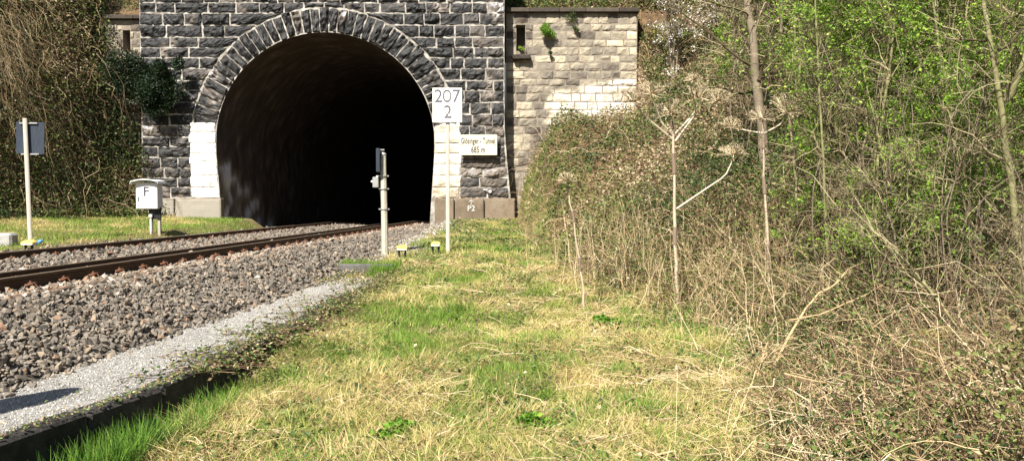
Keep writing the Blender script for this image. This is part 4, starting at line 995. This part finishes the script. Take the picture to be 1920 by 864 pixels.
# mossy boulder lower right
c = W(1770, 640, 6.6); g = zground(c[0], 6.6); mb = MB(); v, f = IV.copy(), IF
for it in range(3):
    # subdivide
    e = {}; V = list(map(tuple, v)); nf = []
    def mid(a, b):
        k = (min(a, b), max(a, b))
        if k not in e:
            p = (np.array(V[a])+np.array(V[b])); p /= np.linalg.norm(p); e[k] = len(V); V.append(tuple(p))
        return e[k]
    for a, b, d in f: x1, x2, x3 = mid(a, b), mid(b, d), mid(d, a); nf += [[a, x1, x3], [b, x2, x1], [d, x3, x2], [x1, x2, x3]]
    v = np.array(V); f = np.array(nf)
v = v*(1+.5*(fbm(v[:, 0]+5, v[:, 1]+v[:, 2]*1.7, 1.6, 4)-.5))[:, None]*np.array([.3, .25, .26])
mb.add(v+np.array([c[0], 6.6, g+.12]), None, f)
tag(mb.build('mossy_boulder', M['moss'], loc=(c[0], 6.6, g), smooth=True), 'yellow green mossy boulder half hidden in the lower right thicket', 'boulder')

# ------------------------------------------------------------------ dead hogweeds
def umbel(mb, c, R, d=(0, 0, 1), n=44):
    d = np.array(d, float); d /= np.linalg.norm(d)
    v = rng.normal(size=(n, 3)); v -= np.outer(v@d, d); v /= np.linalg.norm(v, axis=1, keepdims=True)
    sp = np.sqrt(rng.random(n)); e = v*(sp*R)[:, None]+np.outer(.6*R*(1-1.15*sp**2.2)+.08*R, d); e *= rng.uniform(.85, 1.1, (n, 1))
    t = np.linspace(0, 1, 4)[None, :, None]; c = np.array(c)
    P = c+e[:, None]*t+ (v*(sp*R*.18)[:, None])[:, None]*(np.sin(t*PI))
    mb.tubes(P, tap(n, 4, np.full(n, .0075), .005), 3, rng.uniform(.5, 1, n))
    m = 5; ee = np.repeat(c+e, m, 0); w = rng.normal(size=(n*m, 3)); w += np.repeat(e/np.linalg.norm(e, axis=1, keepdims=True), m, 0)*1.0; w /= np.linalg.norm(w, axis=1, keepdims=True)
    P = ee[:, None]+w[:, None]*R*.17*np.linspace(0, 1, 2)[None, :, None]
    mb.tubes(P, .0028, 3, rng.uniform(.35, .9, n*m))
def hogweed(Y, stem, r, ums, arms, label, extra=()):
    """stem: pixel polyline base->top; ums: (px,py,R px); arms: pixel polylines"""
    b = W(stem[0][0], stem[0][1], Y); root = thing('dead_hogweed', (b[0], Y, b[2]), label, 'dead plant', 'dead hogweeds at the edge of the thicket')
    pts = [W(px, py, Y) for px, py in stem]; d = np.linspace(0, 1, 14); q = np.array(pts); tt = np.linspace(0, 1, len(q))
    P = np.stack([np.interp(d, tt, q[:, c]) for c in range(3)], 1); P[1:-1] += rng.normal(size=P[1:-1].shape)*.008; P[0, 2] -= .15
    m = MB(); m.tubes(P[None], np.linspace(r, r*.5, 14)[None]*.72, 8, .62, cap=True)
    for k in (4, 8, 11): m.tubes(P[None, k:k+2]*1.0, np.array([[r*.8, r*.78]]), 8, .2)
    part(m, 'stem', M['hog'], root)
    for ar in arms:
        q = np.array([W(px, py, Y+dy) for px, py, dy in ar]); tt = np.linspace(0, 1, len(q)); d = np.linspace(0, 1, 8)
        P = np.stack([np.interp(d, tt, q[:, c]) for c in range(3)], 1); m = MB(); m.tubes(P[None], np.linspace(r*.42, r*.2, 8)[None], 6, .8); part(m, 'side_stalk', M['hog'], root)
    for (px, py, R, dy) in ums:
        c = W(px, py, Y+dy); m = MB(); umbel(m, c, R/F*Y, (random.uniform(-.25, .25), random.uniform(-.7, -.3), 1)); part(m, 'seed_umbel', M['umbel'], root)
hogweed(11.6, [(1272, 590), (1266, 480), (1264, 380), (1262, 260), (1259, 215)], .04,
        [(1259, 212, 34, 0), (1222, 176, 30, -.15), (1310, 182, 34, .2), (1190, 190, 26, -.3), (1345, 190, 30, .4), (1375, 290, 28, .3), (1300, 150, 16, -.3)],
        [[(1262, 255, 0), (1240, 230, -.1), (1222, 180, -.15)], [(1262, 255, 0), (1300, 215, .1), (1310, 190, .2)], [(1262, 262, 0), (1205, 215, -.2), (1192, 195, -.3)], [(1266, 265, 0), (1307, 210, .1), (1292, 150, -.3)], [(1268, 392, 0), (1330, 350, .2), (1360, 330, .25), (1374, 300, .3)]],
        'tallest branching dead hogweed with several brown seed heads, left of the trunk')
hogweed(11.0, [(1443, 590), (1440, 480), (1434, 340), (1430, 225)], .032,
        [(1430, 222, 28, 0), (1372, 238, 24, .2), (1478, 210, 26, -.2)],
        [[(1431, 250, 0), (1400, 245, .1), (1374, 238, .2)], [(1432, 250, 0), (1462, 235, -.1), (1477, 215, -.2)]],
        'dead hogweed with a pale stem in front of the tall grey trunk')
hogweed(12.2, [(1502, 560), (1498, 420), (1488, 290), (1476, 205)], .028,
        [(1476, 203, 38, 0)], [], 'slightly leaning dead hogweed topped by one broad seed head')
hogweed(11.4, [(1098, 582), (1088, 500), (1073, 400), (1062, 335)], .022,
        [(1062, 338, 20, 0)], [], 'short leaning dead hogweed stalk standing out on the meadow edge')

# large arching dead branches in the lower thicket
def limb(name, Y, pix, r, label, m='straw', cat='branch', sub=6, tint=.7):
    b = W(pix[0][0], pix[0][1], Y); q = np.array([W(px, py, Y+dy) for px, py, dy in pix]); tt = np.linspace(0, 1, len(q)); d = np.linspace(0, 1, 14)
    P = np.stack([np.interp(d, tt, q[:, c]) for c in range(3)], 1); P[1:-1] += rng.normal(size=P[1:-1].shape)*r*.5; k = MB(); k.tubes(P[None], np.linspace(r, r*.35, 14)[None], 7, tint)
    if sub:
        B, _ = spawn(P[None], sub, .15, .5, 5, .9, .2, .3, 1, .1, .2); k.tubes(B, tap(sub, 5, np.full(sub, r*.3), .0015), 4, tint)
        B, _ = spawn(B, sub*4, .08, .25, 4, 1, .1, .3, 1, 0, .2); k.tubes(B, .0015, 3, tint)
    tag(k.build(name, M[m], loc=tuple(b)), label, cat, 'dead branches in the thicket')
limb('dead_branch', 7.5, [(1455, 680, 0), (1490, 610, .1), (1530, 555, .2), (1575, 525, .3), (1590, 505, .3)], .014, 'bleached dead branch curving up at the edge of the thicket')
limb('dead_branch', 7.2, [(1480, 600, 0), (1540, 590, .1), (1620, 555, .2), (1680, 520, .3)], .008, 'thin straw coloured branch lying across the bleached branch')
limb('dead_branch', 5.6, [(1470, 700, 0), (1560, 720, 0), (1640, 790, -.1), (1700, 860, -.2)], .008, 'long brown bramble cane slanting down to the bottom right')
limb('dead_branch', 6.2, [(1680, 740, 0), (1720, 745, 0), (1760, 735, 0), (1772, 715, 0)], .006, 'small hooked pale stem above the black leaves')
limb('dead_branch', 5.4, [(1370, 820, 0), (1392, 760, 0), (1420, 690, .1), (1440, 640, .2)], .007, 'upright pale stalk at the right border of the meadow')
limb('dead_branch', 5.2, [(1230, 850, 0), (1265, 845, 0), (1272, 862, -.1)], .008, 'short broken stick lying in the hay near the bottom edge', sub=0)

# ------------------------------------------------------------------ trees
def loc_(px, Y, dz=0):
    x = (px-960)/F*Y; return (x, Y, zground(x, Y)-.1+dz)
def tp(base, Y, pix):
    return [tuple(np.array(W(px, py, Y+dy))-np.array(base)) for px, py, dy in pix]
# tall grey trunk
b = loc_(1440, 14); make_tree('tall_tree', b, [[(0, 0, 0)]+tp(b, 14, [(1432, 300, 0), (1420, 150, 0), (1407, 0, .2), (1400, -120, .3), (1390, -300, .5)])], .1, 'tall straight grey trunk rising behind the middle hogweed', nb=38, nt=300, nl=500, bl=(.8, 2.6), t0=.25)
b = loc_(1470, 21); make_tree('tall_tree', b, [[(0, 0, 0)]+tp(b, 21, [(1452, 200, 0), (1465, 60, 0), (1462, -200, .3)]), [(0, 0, 0)]+tp(b, 21, [(1440, 180, .4), (1448, 40, .6), (1440, -150, .3)])], .06, 'pair of thin grey stems just right of the tall grey trunk', nb=30, nt=240, nl=700, t0=.2)
# olive barked tree, right edge
b = loc_(1945, 6.8); make_tree('forked_tree', b, [[(0, 0, 0)]+tp(b, 6.8, [(1915, 430, 0), (1893, 330, 0), (1884, 180, 0), (1862, 100, .05), (1845, 20, .1), (1830, -120, .2)]),
      [tuple(x) for x in tp(b, 6.8, [(1886, 190, 0), (1905, 140, -.05), (1925, 90, -.1), (1950, 0, -.1), (1970, -120, 0)])]], .038, 'olive green forked tree leaning in from the right edge', nb=14, nt=110, nl=350, bl=(.5, 1.4), barkm='bark_green', lsz=.035, t0=.35, rt=.008)
b = loc_(1905, 6.3); make_tree('leaning_sapling', b, [[(0, 0, 0)]+tp(b, 6.3, [(1865, 740, 0), (1800, 620, .3), (1745, 540, .6), (1680, 470, .9), (1600, 395, 1.3)])], .02, 'slender olive sapling leaning left from the bottom right corner', nb=12, nt=70, nl=200, bl=(.3, .9), barkm='bark_green', lsz=.03, t0=.3, rt=.006)
b = loc_(1830, 10.5); make_tree('leaning_sapling', b, [[(0, 0, 0)]+tp(b, 10.5, [(1790, 380, 0), (1755, 320, 0), (1725, 215, 0), (1712, 60, 0), (1715, -100, 0)])], .035, 'dark thin trunk bending upward left of the forked tree', nb=24, nt=200, nl=1500, bl=(.6, 1.8), lsz=.045, t0=.2, rt=.008)
b = loc_(1870, 12.5); make_tree('leaning_sapling', b, [[(0, 0, 0)]+tp(b, 12.5, [(1830, 330, 0), (1780, 220, 0), (1700, 120, -.3), (1600, 60, -.6), (1500, 10, -.8)])], .035, 'long pale stem arching left across the green wood', nb=22, nt=200, nl=1500, bl=(.6, 1.6), lsz=.05, t0=.3, rt=.009)
for (p0, Y, pix, r_, lab) in ((1560, 9.5, [(1545, 300), (1530, 60), (1522, -140)], .02, 'thin pale upright stem between the leaning hogweed and the green thicket'),
        (1650, 9.0, [(1640, 330), (1668, 120), (1690, -120)], .024, 'pale slim stem leaning slightly right in the middle of the green thicket'),
        (1765, 8.6, [(1795, 350), (1770, 150), (1735, -100)], .024, 'slim olive stem left of the forked tree, leaning left towards its top'),
        (1850, 9.2, [(1838, 300), (1790, 90), (1765, -120)], .026, 'pale trunk just left of the forked tree')):
    b = loc_(p0, Y); make_tree('slim_sapling', b, [[(0, 0, 0)]+[tuple(np.array(W(px, py, Y))-np.array(b)) for px, py in pix]], r_, lab, nb=14, nt=90, nl=1900, bl=(.4, 1.3), barkm='bark_green', lsz=.045, t0=.3, rt=.006)
# blossoming tree by the wing wall
for (px, Y, lab, bl) in ((1262, 29.5, 'white flowering shrub tree beside the end of the wing wall', 5200), (1330, 29.5, 'bushy tree dotted with white blossom behind the tallest hogweed', 3600), (1205, 34.6, 'yellow green budding shrub above the wing wall coping', 900), (1385, 31.5, 'lightly flowering tree left of the tall grey trunk', 2600), (1290, 34.5, 'yellow green tree on the crest between the flowering trees', 1500)):
    b = loc_(px, Y); h = 6.5
    tk = [[(0, 0, 0), (random.uniform(-.6, .6), random.uniform(-.5, .3), h*.5), (random.uniform(-1.4, 1.4), random.uniform(-.9, .2), h)] for _ in range(5)]
    make_tree('blossom_tree', b, tk, .05, lab, nb=60, nt=600, nl=2600, leafm='bud', bl=(.8, 2.2), lsz=.085, t0=.12, blossom=bl, rt=.016)
# thicket prototypes
protos = []
def proto(i, h, nl, lsz, label, stems=2):
    tk = [[(0, 0, 0), (random.uniform(-.3, .3)*h*.2, random.uniform(-.2, .2), h*.2), (random.uniform(-.3, .3)*h*.3, random.uniform(-.3, .3), h*.45), (random.uniform(-.5, .5)*h*.4, random.uniform(-.4, .4), h*.75), (random.uniform(-.5, .5)*h*.5, random.uniform(-.4, .4), h)] for _ in range(stems)]
    return make_tree('thicket_tree', (0, -80-i*6, 0), tk, (.028, .024, .018, .026, .02, .03)[i], label, 'tree', 'young trees crowding the right bank', nb=34, nt=300, nl=nl, bl=(.7, 2.0), lsz=lsz, t0=.06, rt=.012, barkm='bark_green' if i % 2 else 'bark')
L1 = 'slim grey stemmed young tree with few leaves in the right hand wood'
L2 = 'young tree with fresh bright green leaves in the right hand wood'
L3 = 'many stemmed leafless shrub tangled in the right hand wood'
specs = [(7, 900, .06, L1, 2), (8, 7500, .075, L2, 3), (5, 0, .05, L3, 5), (9, 6000, .075, L2, 2), (6, 7000, .065, L2, 3), (8, 700, .05, L1, 2)]
P_ = [proto(i, *s) for i, s in enumerate(specs)]
KK = [kids(p) for p in P_]
spots = []
def place(px, Y, k, sc_=1.0): spots.append((px, Y, k, sc_))
for px in np.linspace(1400, 1960, 15):          # back rows
    for Y in (17, 22, 27):
        place(px+random.uniform(-25, 25), Y+random.uniform(-1.5, 1.5), random.choice([0, 2, 5, 0, 2, 5, 3] if px < 1530 else [0, 1, 3, 5, 4, 2, 1, 3]))
for px in np.linspace(1560, 1960, 9): place(px+random.uniform(-15, 15), 10.8, random.choice([1, 4, 3]), .62)
for px in np.linspace(1530, 1990, 9):
    for Y in (9.5, 12.8): place(px+random.uniform(-25, 25), Y+random.uniform(-1, 1), random.choice([1, 4, 3, 2, 0]), .72)
for px in np.linspace(1240, 1420, 6): place(px, random.uniform(33, 37), random.choice([0, 5, 2, 3]), 1.0)
for px in (60, 180, 20, 120): place(px, 36, random.choice([2, 0]), .9)
place(1660, 7.6, 2, .45); place(1800, 7.2, 2, .5); place(1900, 5.6, 2, .35); place(1740, 8.2, 4, .5); place(1600, 9.2, 2, .4); place(1850, 7.6, 4, .55); place(1650, 9.0, 1, .5); place(1780, 8.6, 1, .55); place(1560, 11.5, 4, .6)
used = set()
for px, Y, k, s_ in spots:
    loc = loc_(px, Y, 0); rz = random.uniform(0, 2*PI); s2 = s_*random.uniform(.85, 1.15)
    if px < 300: lab = 'bare shrub on the crest above the overgrown left bank'; grp = 'shrubs on the crest of the left bank'
    elif px < 1430 and Y > 32: lab = 'young tree on the slope behind the end of the wing wall'; grp = 'young trees behind the wing wall'
    else: lab = None; grp = None
    if k not in used and lab is None:
        used.add(k); r_ = P_[k]; r_.location = loc; r_.rotation_euler.z = rz; r_.scale = (s2,)*3
    else: copy_thing(P_[k], KK[k], loc, rz, s2, lab, grp)
for k in range(6):
    if k not in used:
        for c_ in KK[k]: bpy.data.objects.remove(c_)
        bpy.data.objects.remove(P_[k])

# ------------------------------------------------------------------ light, world, camera
EL, AZ = math.radians(48), math.radians(25)
w = bpy.data.worlds.new('World'); sc.world = w; w.use_nodes = True
nt = w.node_tree; sky = nt.nodes.new('ShaderNodeTexSky'); sky.sky_type = 'NISHITA'; sky.sun_disc = False; sky.sun_elevation = EL; sky.sun_rotation = PI+AZ
nt.links.new(sky.outputs[0], nt.nodes['Background'].inputs[0]); nt.nodes['Background'].inputs[1].default_value = .05
sl = bpy.data.lights.new('sun', 'SUN'); sl.energy = 5.0; sl.angle = math.radians(.53); sl.color = (1, .95, .86)
so = bpy.data.objects.new('sun', sl); COL.objects.link(so)
from mathutils import Vector
so.rotation_euler = Vector((math.sin(AZ)*math.cos(EL), math.cos(AZ)*math.cos(EL), -math.sin(EL))).to_track_quat('-Z', 'Y').to_euler()
cd = bpy.data.cameras.new('camera'); cd.lens = 36*F/1920; cd.sensor_width = 36; cd.clip_end = 2000; cd.clip_start = .05
co = bpy.data.objects.new('camera', cd); COL.objects.link(co); co.location = (0, 0, EYE); co.rotation_euler = (PI/2-PITCH, 0, 0); sc.camera = co
sc.view_settings.view_transform = 'Standard'; sc.view_settings.look = 'None'; sc.view_settings.gamma = 1; sc.view_settings.exposure = 1.22
sc.cycles.max_bounces = 5; sc.cycles.transparent_max_bounces = 4; sc.cycles.diffuse_bounces = 3; sc.cycles.glossy_bounces = 2
